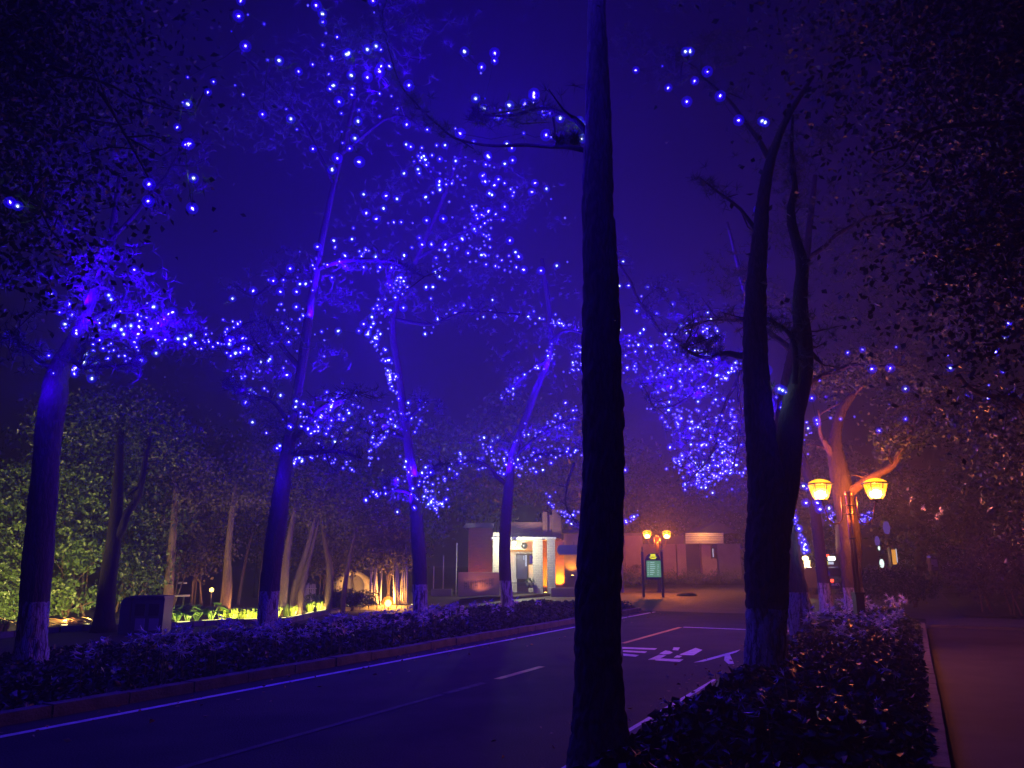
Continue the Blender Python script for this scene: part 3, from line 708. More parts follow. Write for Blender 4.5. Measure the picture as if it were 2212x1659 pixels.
lights('thick collar and cloud of blue bulbs on the left-most pine', 12.6,
       '22,725b 40,740 52,750 62,757 85,778w 105,768 110,635b 235,638w 240,647w 290,583 332,663w 372,675b 200,630 318,655 148,660 150,657 178,668 140,700w 155,680b 190,690b 262,712w 267,722w 298,722b 337,763w 205,782w 155,772w 158,765w 300,705b 328,710 305,778b 272,780 240,742 198,818w 196,800',
       [(20, 9, [(112, 800), (135, 795), (150, 805), (165, 790)]), (30, 14, [(140, 700), (200, 700), (300, 690), (360, 690)]), (26, 9, [(290, 715), (360, 735), (430, 745), (500, 750), (540, 735)]), (22, 12, [(160, 765), (210, 760), (270, 770), (310, 745)]), (24, 14, [(430, 720), (480, 720), (510, 700), (520, 745), (480, 745)])], jy=.5, front=True)
lights('blue bulbs on the side boughs of the second pine in the left bed', 16.8,
       '530,870b 545,912w 575,935 598,968b 500,838w 540,843w 640,867w 655,873b 545,850 620,810b 612,795 618,780 630,690 700,770',
       [(18, 5, [(495, 825), (520, 815), (545, 808), (570, 785), (585, 765)]), (12, 6, [(500, 835), (510, 852), (560, 852), (600, 852)]), (30, 12, [(560, 740), (610, 700), (650, 735), (690, 690), (600, 660)]), (16, 7, [(700, 880), (740, 850), (765, 855)]), (60, 22, [(630, 915), (680, 925), (740, 900), (760, 880)]), (34, 8, [(605, 960), (618, 990), (650, 985), (690, 985), (715, 1000), (770, 1008)]), (14, 4, [(600, 965), (640, 1000), (625, 1000)])], jy=.7)
lights('blue bulbs on the third pine right of the floodlit garden stems', 22.2,
       '797,1005 1045,945w 918,722w 945,690w 1063,648w',
       [(34, 6, [(812, 700), (815, 760), (835, 790), (845, 815), (850, 850), (852, 870)]), (24, 4, [(838, 805), (850, 820)]), (60, 20, [(800, 960), (815, 925), (855, 905), (880, 900), (910, 880)]), (14, 3, [(797, 1000), (800, 970), (830, 950)]), (30, 7, [(785, 1080), (815, 1068), (860, 1055), (880, 1015), (870, 990)]), (30, 9, [(920, 1000), (915, 1045), (945, 1050), (970, 1010), (985, 995)]), (60, 13, [(890, 1085), (920, 1070), (950, 1090), (955, 1100)])], jy=.8)
lights('blue bulbs in a long low band over the lit porch', 26.6,
       '1075,945w 1190,1000b',
       [(26, 7, [(918, 722), (945, 690), (985, 665), (1020, 675), (1065, 680)]), (34, 6, [(1065, 680), (1130, 682), (1170, 690), (1205, 700), (1255, 715)]), (10, 4, [(1195, 698), (1215, 702)]), (24, 9, [(1190, 740), (1185, 780), (1145, 800)]), (14, 7, [(1115, 825), (1105, 850), (1080, 862)]), (26, 9, [(1228, 800), (1250, 790), (1255, 740)]), (90, 9, [(985, 990), (1050, 1000), (1100, 995), (1150, 985), (1200, 970), (1258, 975)]), (40, 13, [(1110, 935), (1180, 930), (1250, 890)]), (26, 6, [(1070, 1010), (1095, 1028), (1130, 1020), (1175, 1010)]), (14, 6, [(1040, 950), (1055, 975), (1068, 980)]), (16, 5, [(1188, 1060), (1195, 1090), (1215, 1110), (1245, 1135)]), (12, 5, [(1215, 1120), (1250, 1110)])], jy=1.0)
lights('very dense cloud of blue bulbs between the two big dark trunks', 22.8,
       '1345,565w 1338,618w 1357,617b 1398,620w 1415,620 1437,628b 1380,655b 1418,678b 1452,657b 1340,712w 1382,720w 1390,712w 1437,722w 1445,735w 1470,703w 1385,640 1375,672b 1500,757w 1508,757w 1515,757w 1493,765w 1500,768w 1510,768w 1518,772w 1525,766w 1532,768w 1540,770w 1546,775w 1580,795w',
       [(34, 15, [(1345, 760), (1380, 745), (1440, 745), (1500, 735)]), (34, 12, [(1490, 715), (1540, 705), (1545, 745)]), (46, 12, [(1350, 790), (1400, 800), (1450, 790), (1520, 800), (1545, 790)]), (28, 6, [(1540, 815), (1560, 820), (1580, 800), (1600, 770)]), (40, 16, [(1400, 830), (1480, 850), (1550, 840)]), (40, 16, [(1410, 880), (1470, 900), (1540, 890)])], jy=1.2)
lights('hanging lower half of the dense blue bulb cloud between the big trunks', 22.2, '1480,1048w 1502,1000w 1492,960w 1350,1015b',
       [(44, 14, [(1440, 900), (1500, 930), (1550, 950)]), (40, 12, [(1595, 910), (1570, 950), (1575, 1000), (1590, 1020)]), (70, 16, [(1450, 1000), (1500, 985), (1560, 975), (1590, 965)]), (80, 14, [(1465, 1015), (1510, 1020), (1560, 1015), (1595, 1005)]), (40, 10, [(1480, 1045), (1530, 1040), (1570, 1030)]), (10, 4, [(1350, 1130), (1365, 1120), (1375, 1105)]), (24, 18, [(1545, 860), (1585, 900)])], jy=1.0)
lights('scattered large blue bulbs climbing the forked pine', 10.9,
       '1652,265w 1645,262w 1637,453w 1650,575 1645,627w 1637,678b 1632,713b 1622,745b 1620,690 1595,260b 1555,208b 1527,155b 1430,143 1443,190 1500,175 1497,180 1483,220b 1373,152 1655,800b 1652,805 1650,838w 1655,845w 1648,850 1658,838 1662,870w 1690,843w 1683,840w 1697,848 1676,858 1605,768w 1600,772 1690,872 1695,868 1686,880 1490,112w', jy=.35, pw=.2)
lights('added unseen blue bulbs above the view that light the near trunk and haze', 6.2, '',
       [(20, 20, [(950, -520), (1150, -420), (1350, -380)]), (20, 20, [(700, -300), (900, -260), (1250, -240)])], jy=1.2, pw=.2, down=.4, front=True)  # string added out of view to light the near trunk and haze
lights('thin scatter of blue bulbs out over the path at the right', 15.5,
       '1770,822 1803,798 1862,755 1883,797b 1922,795b 2052,795w 2047,768 2170,732w 2180,703b 2176,698 2150,760b 2165,803 2135,832 2133,860b 2188,855b 2090,853 1955,840w 1920,873 1898,930 1955,905 1935,750 1830,762', jy=.6, pw=.15)
lights('small bulbs in the bare limb above the near lantern', 19.2,
       '1753,860b 1763,907b 1765,915b 1745,925w 1742,912 1752,935 1793,903 1815,905 1845,900', [(8, 5, [(1745, 930), (1728, 1000), (1716, 1015)])], jy=.3, pw=.6)
lights('closely wound line of blue bulbs down the leaning pine behind the forked one', 16.4, '1735,1050w 1742,1055 1740,1086b 1764,1086b 1770,1100b 1790,1098w',
       [(24, 2.5, [(1712, 1105), (1722, 1135), (1732, 1165), (1742, 1195)]), (6, 3, [(1717, 1010), (1717, 1045)])], jy=.05, pw=.25)
lights('tiny far cluster of blue bulbs seen through the lamp post arms', 45, '1793,1135', [(22, 5, [(1785, 1120), (1800, 1110), (1800, 1125)]), (24, 5, [(1852, 1122), (1868, 1118), (1880, 1115)])], jy=.5, pw=.25)

if TUFT:
    V, F = tufts_np(np.array(TUFT), .11, 9, .006)
    tag(link('needle_sprays', npmesh('needle_sprays', V, F), M['needle']), 'sprays of pine needles caught in the light of the white bulbs', 'pine needles', kind='stuff')

# ------------------------------------------------------------------ street lamps
def street_lamp(label, base, dirv, power=1.0, lit=True):
    """twin lantern lamp, about 3.6 m; dirv = unit vector along the two arms"""
    root = empty('street_lamp', tuple(base)); tag(root, label, 'street lamp', 'twin-lantern street lamps')
    b = Vector(base); ax = Vector(dirv)
    mb = MB(); mb.box((b.x, b.y, b.z + .03), (.34, .34, .06)); mb.box((b.x, b.y, b.z + .52), (.19, .19, .92)); mb.box((b.x, b.y, b.z + 1.0), (.23, .23, .05)); mb.build('base', M['iron'], root)
    for s in (-1, 1):
        q = b + ax * (.036 * s); o = Vector((0, 0, 0))
        MB().tube([q + Vector((0, 0, 1.0)), q + Vector((0, 0, 3.20))], .034, 12).build('pole', M['copper'], root)
        mbf = MB(); mbf.lathe(q + Vector((0, 0, 3.19)), [(.0, .10), (.03, .095), (.045, .06), (.048, .03), (.036, 0)], 12); mbf.build('finial', M['copper'], root)
    for z in (2.2, 2.75, 2.95): MB().lathe(b + Vector((0, 0, z)), [(.0, 0), (.078, 0), (.078, .03), (0, .03)], 14).build('collar', M['iron'], root)
    for s in (-1, 1):
        def A(h, z): return b + ax * (h * s) + Vector((0, 0, z))
        arm = [A(.165, 3.16), A(.165, 2.78), A(.18, 2.66), A(.24, 2.57), A(.34, 2.545), A(.44, 2.58), A(.50, 2.68), A(.52, 2.80), A(.555, 2.95), A(.60, 3.06)]
        ar = MB().tube(arm, .019, 8); ar.tube([A(.04, 2.78), A(.165, 2.78)], .012, 6); ar.tube([A(.04, 2.98), A(.165, 2.98)], .012, 6)
        ar.build('arm', M['copper'], root)
        c = A(.61, 3.08); H = .40
        lan = MB(); lan.lathe(c, [(.0, -.05), (.03, -.05), (.05, 0), (.15, .0), (.15, .02)], 16); ln = lan.build('lantern', M['iron'], root)
        prof = [(.125, .0), (.175, .09), (.218, .20), (.248, .31), (.262, .385)]
        if lit:
            MB().lathe(c, prof, 24).build('glass', M['lglass'], ln)
        else:
            MB().lathe(c, prof, 24).build('glass', M['shopv'], ln)
        dome = MB(); dome.lathe(c, [(.285, .385), (.25, .42), (.17, .47), (.08, .50), (.0, .51)], 24); dome.build('dome', M['lglass'] if lit else M['iron'], ln)
        rim = MB().lathe(c, [(.255, .37), (.30, .37), (.30, .40), (.255, .40), (.255, .37)], 28); rim.build('rim', M['iron'], ln)
        for k in range(6):
            an = PI / 6 + k * PI / 3 + .25; q = [c + Vector((r * 1.015 * math.cos(an), r * 1.015 * math.sin(an), z)) for r, z in prof]
            MB().tube(q, .012, 5).build('rib', M['iron'], ln)
        if lit:
            core = MB().lathe(c, [(.0, .04), (.12, .05), (.165, .10), (.185, .17), (.17, .24), (.09, .29), (.0, .31)], 18); core.build('lamp_bulb', M['fil'], ln); MB().lathe(c, [(0, .05), (.10, .06), (.14, .13), (.12, .2), (0, .25)], 16).build('lamp_bulb', M['fil2'], ln)
            ld = bpy.data.lights.new('lantern_light', 'POINT'); ld.color = (1.0, .20, .02); ld.energy = P_LAMP * power; ld.shadow_soft_size = .13
            lo = bpy.data.objects.new('lantern_light', ld); C.objects.link(lo); lo.location = c + Vector((0, 0, .18)); setparent(lo, ln)
            M['fil'].cycles.emission_sampling = 'NONE'; ln['kind'] = ''; del ln['kind']
    return root
# lantern bodies do not block their own lamp: the light sits in the open glass above the cup
lb = P(1855, 1310, 18); lb.z = 0
street_lamp('near twin-lantern lamp glowing amber at the end of the flower bed', (lb.x, lb.y, .02), (.985, -.17, 0))
l2 = P(1424, 1290, 47); l2.z = 0
street_lamp('far twin-lantern lamp glowing amber behind the lit menu board', (l2.x, l2.y, .0), (.99, 0.14, 0), 2.8)
# unlit lantern on a post far behind the leaning pine
q = P(1776, 1250, 31); root = empty('unlit_lamp', (q.x, q.y, 0)); tag(root, 'unlit diamond-shaped lantern on a slim post behind the near twin lamp', 'street lamp')
MB().tube([(q.x, q.y, 0), (q.x, q.y, 2.75)], .035, 10).build('pole', M['iron'], root)
MB().lathe((q.x, q.y, 2.72), [(.05, 0), (.30, .55), (.02, 1.12), (0, 1.15)], 4).build('lantern', M['binp'], root)

# ------------------------------------------------------------------ porch building (left), camera-facing facade at Y about 42
def pb(mb, x0, x1, y0, y1, Y, dep, mi=0):
    """box whose front face at distance Y covers the given pixel rectangle"""
    a = P((x0), (y0 + y1) / 2, Y); b = P((x1), (y0 + y1) / 2, Y); zt = P(0, y0, Y).z; zb = P(0, y1, Y).z
    return mb.box(((a.x + b.x) / 2, Y + dep / 2, (zt + zb) / 2), (b.x - a.x, dep, zt - zb), mi=mi)
def part(name, m, root, boxes):
    mb = MB()
    for bx in boxes: pb(mb, *bx)
    return mb.build(name, M[m], root)
Yb = 42.0
q = P(1130, 1290, Yb); bd = empty('porch_building', (q.x, Yb + 2, 0)); tag(bd, 'brick and cream building with a brightly lit porch, door and railing', 'building')
part('back_wall', 'plaster', bd, [(1097, 1116, 1165, 1296, 44.6, .2), (1116, 1152, 1165, 1196, 44.6, .2), (1141, 1152, 1220, 1296, 44.6, .2)])
part('ceiling', 'plaster', bd, [(1060, 1200, 1160, 1166, 42.1, 2.4)])
part('beam', 'plaster', bd, [(1097, 1151, 1167, 1187, 43.2, .25)])
part('pier', 'pbrick', bd, [(1064, 1081, 1150, 1296, 42.0, .6)])
part('pier', 'pbrick', bd, [(1151, 1172, 1164, 1296, 42.0, .7)])
part('pier', 'pbrick', bd, [(1182, 1199, 1164, 1296, 42.0, .6)])
part('side_wall', 'plaster', bd, [(1086, 1097, 1165, 1296, 42.3, 2.2)])
part('fascia', 'plaster', bd, [(1062, 1201, 1160, 1163.5, 41.9, .12)])
part('upper_wall', 'brick', bd, [(1080, 1172, 1128, 1160, 43, 3)])
part('upper_tower', 'brick', bd, [(1172, 1182, 1106, 1164, 42.6, 3), (1193, 1212, 1100, 1164, 42.4, 3)])
part('upper_tower', 'brick', bd, [(1182.2, 1192.8, 1112, 1163, 42.7, 2.8)])
part('brick_wall', 'brick', bd, [(1011, 1063, 1140, 1296, 43.2, 3.0)])
part('brick_wall', 'brick', bd, [(1172.5, 1181.5, 1166, 1296, 43.4, 1.0)])
part('brick_wall', 'brick', bd, [(1200, 1218, 1166, 1290, 43.0, 1.0)])
part('wing_wall', 'plasterp', bd, [(1218, 1345, 1150, 1290, 45.5, 2.0)])
part('roof', 'roof', bd, [(1005, 1066, 1130, 1140, 42.8, 4), (1200, 1350, 1143, 1151, 44.8, 3.5)])
dr = part('door', 'door', bd, [(1117, 1140, 1199, 1250, 44.66, .1)])
part('door_frame', 'dark', dr, [(1114.5, 1117, 1196, 1250, 44.5, .1), (1117, 1152, 1195.5, 1198.5, 44.5, .1), (1138.5, 1141, 1198.6, 1250, 44.5, .1)])
part('pane', 'shopw', dr, [(1130, 1132, 1200, 1209, 44.58, .04)])
part('pane', 'shopw', dr, [(1134, 1137.5, 1199, 1223, 44.58, .04)])
wn = part('window', 'dark', bd, [(1141.2, 1152, 1198.6, 1220, 44.55, .08)])
part('pane', 'shopv', wn, [(1143.5, 1150.5, 1200, 1217, 44.5, .04)])
# porch lamp
lp = P(1110, 1172, 41.55); wl = empty('porch_lamp', tuple(lp)); tag(wl, 'bright white lamp hanging under the porch ceiling of the brick building', 'lamp')
MB().lathe(lp, [(0, -.14), (.07, -.12), (.11, -.02), (.10, .06), (0, .10)], 14).build('globe', M['white_lamp'], wl)
MB().lathe(lp, [(.12, .06), (.12, .11), (.02, .18), (0, .18)], 14).build('cap', M['iron'], wl)
ld = bpy.data.lights.new('porch_light', 'POINT'); ld.color = (.98, 1.0, .72); ld.energy = 600; ld.shadow_soft_size = .12
lo = bpy.data.objects.new('porch_light', ld); C.objects.link(lo); lo.location = lp + Vector((0, -.45, -.15)); setparent(lo, wl)
# dark round speaker / camera on the beam
lp = P(1132, 1178, 42.5); oo = MB().lathe(lp, [(0, -.2), (.14, -.14), (.19, 0), (.13, .13), (0, .17)], 12).build('wall_fan', M['iron']); tag(oo, 'dark round fitting under the porch beam right of the white lamp', 'fitting')
# railing
rl = empty('railing', tuple(P(1128, 1290, 41.6))); tag(rl, 'low dark iron railing in front of the lit porch', 'railing')
part('rail', 'iron', rl, [(1104, 1152, 1258, 1260, 41.5, .05)]); part('rail', 'iron', rl, [(1104, 1152, 1279, 1280.5, 41.5, .05)])
for i in range(17): part('bar', 'iron', rl, [(1105 + i * 2.85, 1106 + i * 2.85, 1260.2, 1287, 41.52, .03)])
# planter pots
for i, (x, lab) in enumerate(((1140, 'small potted plant on the porch left of the pale pier'), (1148, 'second small potted plant on the porch beside the pale pier'))):
    q = P(x, 1262, 41.9); t = empty('potted_plant', tuple(q)); tag(t, lab, 'plant')
    MB().lathe(q, [(0, -.18), (.09, -.18), (.13, .05), (0, .04)], 12).build('pot', M['dark'], t)
    V, F = leaves_np(blob(q + Vector((0, 0, .2)), (.15, .15, .14), 60, 8), .1, .05); link('leaves', npmesh('leaves', V, F), M['leafd'], t)
# low sign wall with faint relief lettering
sw = empty('sign_wall', tuple(P(1033, 1292, 40.6))); tag(sw, 'low tan wall with faint dark raised characters left of the porch', 'wall')
part('slab', 'plasterp', sw, [(989, 1079, 1236, 1293, 40.6, .35)])
gl = MB(); RR = random.Random(3)
for i in range(9):
    x0 = 1003 + i * 7.6; y0 = 1256 - i * .9; 
    for (a, b_, c_, d_) in ((0, .9, 0, 17), (4.4, 5.2, 1, 17), (0, 5.4, 4 + RR.uniform(-1, 1), 5.2), (1, 5, 10 + RR.uniform(-1, 1), 11.2)):
        if RR.random() < .82: pb(gl, x0 + a, x0 + b_, y0 + c_, y0 + max(d_, c_ + 1), 40.56, .06)
gl.build('lettering', M['dark'], sw)
part('block', 'concrete', sw, [(930, 975, 1272, 1296, 40.9, .4)])
# lit step and terrace
stp = empty('terrace', tuple(P(1130, 1300, 40))); tag(stp, 'long low terrace step with a lit pale edge before the porch', 'step')
part('tread', 'plaster', stp, [(1000, 1230, 1293, 1296.5, 39.6, 1.0)])
part('riser', 'concrete', stp, [(925, 1245, 1296.6, 1306, 39.7, 1.2)])
part('paving', 'concrete', stp, [(1062, 1262, 1289, 1292, 40.75, 5)])
part('low_wall', 'plasterp', stp, [(1190, 1245, 1270, 1292, 40.3, .4)])
# thin posts left of the building
for i, (x, y0, y1, lab) in enumerate(((937, 1222, 1262, 'shortest thin pale post left of the brick building'), (958, 1200, 1258, 'middle thin pale post left of the brick building'), (986, 1173, 1240, 'tallest thin pale post left of the brick building'))):
    a = P(x, y0, 41); mb = MB().tube([(a.x, 41, 0), (a.x, 41, a.z)], .03, 8); tag(mb.build('pole', M['wood']), lab, 'post', 'thin posts left of the brick building')
# blue sign board
sg = empty('hanging_sign', tuple(P(1226, 1188, 41.4))); tag(sg, 'dark blue rounded sign board hung on the corner right of the porch', 'sign')
a0 = P(1203, 1188, 41.4); a1 = P(1250, 1188, 41.4); zt = P(0, 1177, 41.4).z; zb = P(0, 1198, 41.4).z; hz = (zt - zb) / 2
pr = [(a1.x, zb), (a1.x, zt)] + [(a0.x + hz * .6 - hz * .6 * math.sin(t), (zt + zb) / 2 + hz * math.cos(t)) for t in [i * PI / 8 for i in range(9)]]
n_ = len(pr); MB().add([(x, 41.4, z) for x, z in pr] + [(x, 41.55, z) for x, z in pr], [tuple(range(n_)), tuple(range(2 * n_ - 1, n_ - 1, -1))] + [(i, i + n_, (i + 1) % n_ + n_, (i + 1) % n_) for i in range(n_)]).build('board', M['awning'], sg)
part('bracket', 'iron', sg, [(1215, 1217, 1170, 1177, 41.45, .06), (1238, 1240, 1170, 1177, 41.45, .06)])
# orange uplights at the brick piers
def uplight(label, px, py, Y, energy, col=(1.0, .36, .01), r=.09, back=.32, up=.12, mtl='orb', grp=None, spot=False):
    q = P(px, py, Y); t = empty('uplight', tuple(q)); tag(t, label, 'floodlight', grp)
    MB().lathe(q, [(0, -.10), (r * 1.3, -.10), (r * 1.3, 0), (r, 0)], 12).build('housing', M['iron'], t)
    MB().lathe(q, [(r * .95, .005), (r * .6, .03), (0, .04)], 12).build('lens', M[mtl], t)
    ld = bpy.data.lights.new('uplight_lamp', 'SPOT'); ld.color = col; ld.energy = energy * 55; ld.shadow_soft_size = .06; ld.spot_size = math.radians(120); ld.spot_blend = .7
    lo = bpy.data.objects.new('uplight_lamp', ld); C.objects.link(lo); lo.location = q + Vector((0, 0, up)); lo.rotation_euler = (math.radians(180 - 15), 0, 0); setparent(lo, t)
    return t
GU = 'orange uplights at the brick piers'
uplight('orange uplight on the ground between the two pale piers', 1178, 1280, 42.9, 10, grp=GU)
uplight('orange uplight at the foot of the brick pier right of the porch', 1209, 1273, 42.6, 22, grp=GU)
uplight('orange uplight washing the tan wing wall right of the porch', 1236, 1243, 45.1, 3, grp=GU)
uplight('dim red uplight behind the low sign wall', 1040, 1288, 42.3, 3.0, (1.0, .26, .14), grp=GU)
uplight('dim orange uplight at the front of the low sign wall', 1036, 1294, 40.0, 3.0, (1.0, .3, .12), grp=GU)

# ------------------------------------------------------------------ right building beyond the junction
rb = empty('shop_building', tuple(P(1470, 1245, 56))); tag(rb, 'low long shop building beyond the junction with a lit brick fascia', 'building')
part('wall', 'plasterp', rb, [(1335, 1388, 1157, 1250, 55, 3)])
part('pilaster', 'plasterp', rb, [(1350, 1354, 1157, 1250, 54.8, .2)])
part('parapet', 'concrete', rb, [(1333, 1392, 1151, 1156.5, 54.7, 3.2)])
part('recess_wall', 'plasterp', rb, [(1388, 1432, 1160, 1250, 57, 2)])
part('wall', 'plasterp', rb, [(1432, 1460, 1175, 1250, 56, 2)]); part('wall', 'plasterp', rb, [(1463, 1482, 1175, 1250, 56, 2)])
part('dark_bay', 'dark', rb, [(1482, 1516, 1175, 1250, 56.6, 1)])
part('wall', 'plasterp', rb, [(1516, 1536, 1175, 1250, 56, 1.2)])
w_ = part('window', 'dark', rb, [(1537, 1545, 1183, 1206, 56.1, .2)]); part('pane', 'shopw', w_, [(1539, 1540.4, 1185, 1203, 56.05, .04)])
part('wall', 'plasterp', rb, [(1537, 1549, 1206.3, 1250, 56, 1)]); part('wall', 'concrete', rb, [(1550, 1600, 1175, 1250, 56.5, 1)])
fs = part('fascia', 'roof', rb, [(1480, 1562, 1151, 1175, 55.0, .3)])
for i in range(6): part('slat', 'pbrick', fs, [(1480, 1562, 1151.2 + i * 3.95, 1153.8 + i * 3.95, 54.94, .08)])
g0, g1, g2 = P(1496, 1151, 60), P(1600, 1151, 60), P(1548, 1126, 60)
MB().add([g0, g1, g2, g0 + Vector((0, 5, 0)), g1 + Vector((0, 5, 0)), g2 + Vector((0, 5, 0))], [(0, 1, 2), (5, 4, 3), (0, 2, 5, 3), (2, 1, 4, 5), (1, 0, 3, 4)]).build('gable', M['roof'], rb)
part('roof', 'roof', rb, [(1390, 1480, 1158, 1175, 56.5, 4)])
ld = bpy.data.lights.new('fascia_light', 'POINT'); ld.color = (1, .42, .12); ld.energy = 160; ld.shadow_soft_size = .1
lo = bpy.data.objects.new('fascia_light', ld); C.objects.link(lo); lo.location = P(1524, 1149, 54.1); setparent(lo, rb)
hd = empty('hedge', tuple(P(1470, 1262, 52))); tag(hd, 'low dark clipped hedge in front of the shop building', 'hedge')
V, F = join_np([leaves_np(blob(P(1360 + i * 22, 1246, 52), (.7, .5, .45), 260, 10), .12, .08) for i in range(11)]); link('foliage', npmesh('foliage', V, F), M['leafd'], hd)
V, F = join_np([leaves_np(blob(P(1350 + i * 14, 1232, 53), (.5, .5, .5), 160, 10), .12, .08) for i in range(3)]); link('foliage', npmesh('foliage', V, F), M['leafr'], hd)

# menu board on posts
Ys = 40.0; sb = empty('menu_board', tuple(P(1411, 1290, Ys))); tag(sb, 'black freestanding board with a glowing green menu panel and yellow crest', 'sign')
for x in (1391, 1433):
    a = P(x, 1292, Ys); zt = P(0, 1192, Ys).z
    MB().box((a.x - .02, Ys, zt / 2), (.11, .11, zt)).build('post', M['iron'], sb)
    MB().lathe((a.x - .02, Ys, zt), [(.075, 0), (.075, .05), (.03, .08), (.06, .15), (.045, .24), (0, .30)], 10).build('finial', M['copper'], sb)
part('frame', 'iron', sb, [(1393.5, 1430.5, 1207, 1252, Ys + .02, .12)])
part('panel', 'screen', sb, [(1396.5, 1427, 1211, 1246.5, Ys - .03, .05)])
c0 = P(1410, 1208, Ys); hw = .36
pr = [(c0.x + hw * math.cos(t), c0.z + .32 * math.sin(t)) for t in [i * PI / 12 for i in range(13)]]; n_ = len(pr)
MB().add([(x, Ys, z) for x, z in pr] + [(x, Ys + .1, z) for x, z in pr], [tuple(reversed(range(n_))), tuple(range(n_, 2 * n_))] + [(i, (i + 1) % n_, (i + 1) % n_ + n_, i + n_) for i in range(n_)]).build('crest_board', M['iron'], sb)
cr = MB(); 
for bx in ((1404.5, 1415, 1196.5, 1201), (1402, 1405.5, 1203, 1204.3), (1413.5, 1418.5, 1203, 1204.3), (1403.5, 1416, 1201.6, 1203.6), (1404.5, 1416, 1204.8, 1207.3)): pb(cr, *bx, Ys - .03, .03)
cr.build('crest', M['ylogo'], sb)
tx = MB(); RR = random.Random(5)
for i in range(7):
    y = 1214 + i * 4.3; pb(tx, 1403.5, 1409 + RR.uniform(1, 6), y, y + 1.5, Ys - .055, .02)
    if i > 0: pb(tx, 1419, 1421 + RR.uniform(.5, 2.5), y + 1.2, y + 2.3, Ys - .055, .02)
    pb(tx, 1398.5, 1401, y + 1, y + 2.2, Ys - .055, .02)
tx.build('lettering', M['screen_txt'], sb)
# low dark mound on the road
q = G(1483, 1287); mb = MB(); V = []; F = []
mb.lathe((q.x, q.y, 0), [(.55, 0), (.48, .10), (.30, .17), (.0, .18)], 14)
o = mb.build('speed_bump', M['rubber']); tag(o, 'low dark hump lying on the junction right of the menu board', 'road hump')

# ------------------------------------------------------------------ things behind the near lamp at right
Yc = 43.0; cx = P(1802, 1275, Yc).x
car = empty('parked_car', (cx, Yc, 0)); tag(car, 'parked car seen from behind between trunks with one red tail light glowing', 'car')
def prism(profile, x0, x1, name, m, parent):
    n = len(profile); mb = MB()
    mb.add([(cx + x0, Yc + y, z) for y, z in profile] + [(cx + x1, Yc + y, z) for y, z in profile], [tuple(reversed(range(n))), tuple(range(n, 2 * n))] + [(i, (i + 1) % n, (i + 1) % n + n, i + n) for i in range(n)]); return mb.build(name, M[m], parent)
prism([(0, .35), (-.05, .62), (0, .95), (.5, 1.0), (3.0, 1.0), (4.2, .85), (4.35, .5), (4.3, .3)], -.85, .85, 'body', 'car', car)
prism([(.15, .96), (.75, 1.42), (1.9, 1.46), (2.9, .97)], -.72, .72, 'cabin', 'car', car)
prism([(.12, 1.0), (.62, 1.38), (.66, 1.36), (.16, .98)], -.62, .62, 'rear_window', 'glass', car)
for sx in (-.72, .72):
    for y in (.75, 3.45):
        mb = MB(); mb.tube([(cx + sx - .1, Yc + y, .32), (cx + sx + .1, Yc + y, .32)], .32, 18); mb.build('wheel', M['rubber'], car)
for sx, mm in ((-.12, 'red'), (.62, 'red')):
    MB().lathe((cx + sx, Yc - .09, .74), [(0, -.07), (.07, -.07), (.09, 0), (.07, .07), (0, .07)], 10).build('tail_light', M[mm], car)
MB().box((cx + .05, Yc - .1, .55), (.5, .03, .13)).build('number_plate', M['paint'], car)
MB().box((cx, Yc - .1, .38), (1.6, .12, .16)).build('bumper', M['car'], car)
# illuminated stack of signs above the car
ks = empty('lit_kiosk', tuple(P(1792, 1235, 44))); tag(ks, 'small kiosk with red, yellow and white lit panels seen over the car', 'kiosk')
part('body', 'dark', ks, [(1780, 1812, 1196, 1262, 45.2, 1.2)])
part('red_panel', 'red', ks, [(1782, 1790, 1198, 1202, 45.1, .05)]); part('white_panel', 'white_lamp', ks, [(1789, 1803, 1202, 1210, 45.1, .05)])
part('yellow_panel', 'ylogo', ks, [(1783, 1788, 1212, 1220, 45.1, .05)]); part('pale_panel', 'shopw', ks, [(1789, 1800, 1213, 1219, 45.1, .05)])
part('violet_panel', 'shopv', ks, [(1790, 1810, 1224, 1236, 45.1, .05)])
# yellow lit lamp and panel left of it
q = P(1739, 1206, 47); ws = empty('wall_lamp', tuple(q)); tag(ws, 'small dazzling yellow lamp over a pale panel, seen right of the leaning pine', 'lamp')
MB().lathe(q, [(0, -.16), (.15, -.1), (.19, 0), (.15, .1), (0, .16)], 12).build('globe', M['hot'], ws)
MB().lathe(q, [(.12, .14), (.04, .30), (0, .3)], 10).build('cap', M['iron'], ws)
pn = P(1744, 1226, 47); MB().box((pn.x, 47.1, pn.z), (.34, .1, .8)).build('panel', M['plaster'], ws)
MB().tube([(q.x, 47.25, 0), (q.x, 47.25, q.z)], .05, 8).build('post', M['iron'], ws)
ld = bpy.data.lights.new('wall_lamp_light', 'POINT'); ld.color = (1, .75, .35); ld.energy = 250; ld.shadow_soft_size = .15
lo = bpy.data.objects.new('wall_lamp_light', ld); C.objects.link(lo); lo.location = q + Vector((0, -.3, 0)); setparent(lo, ws)
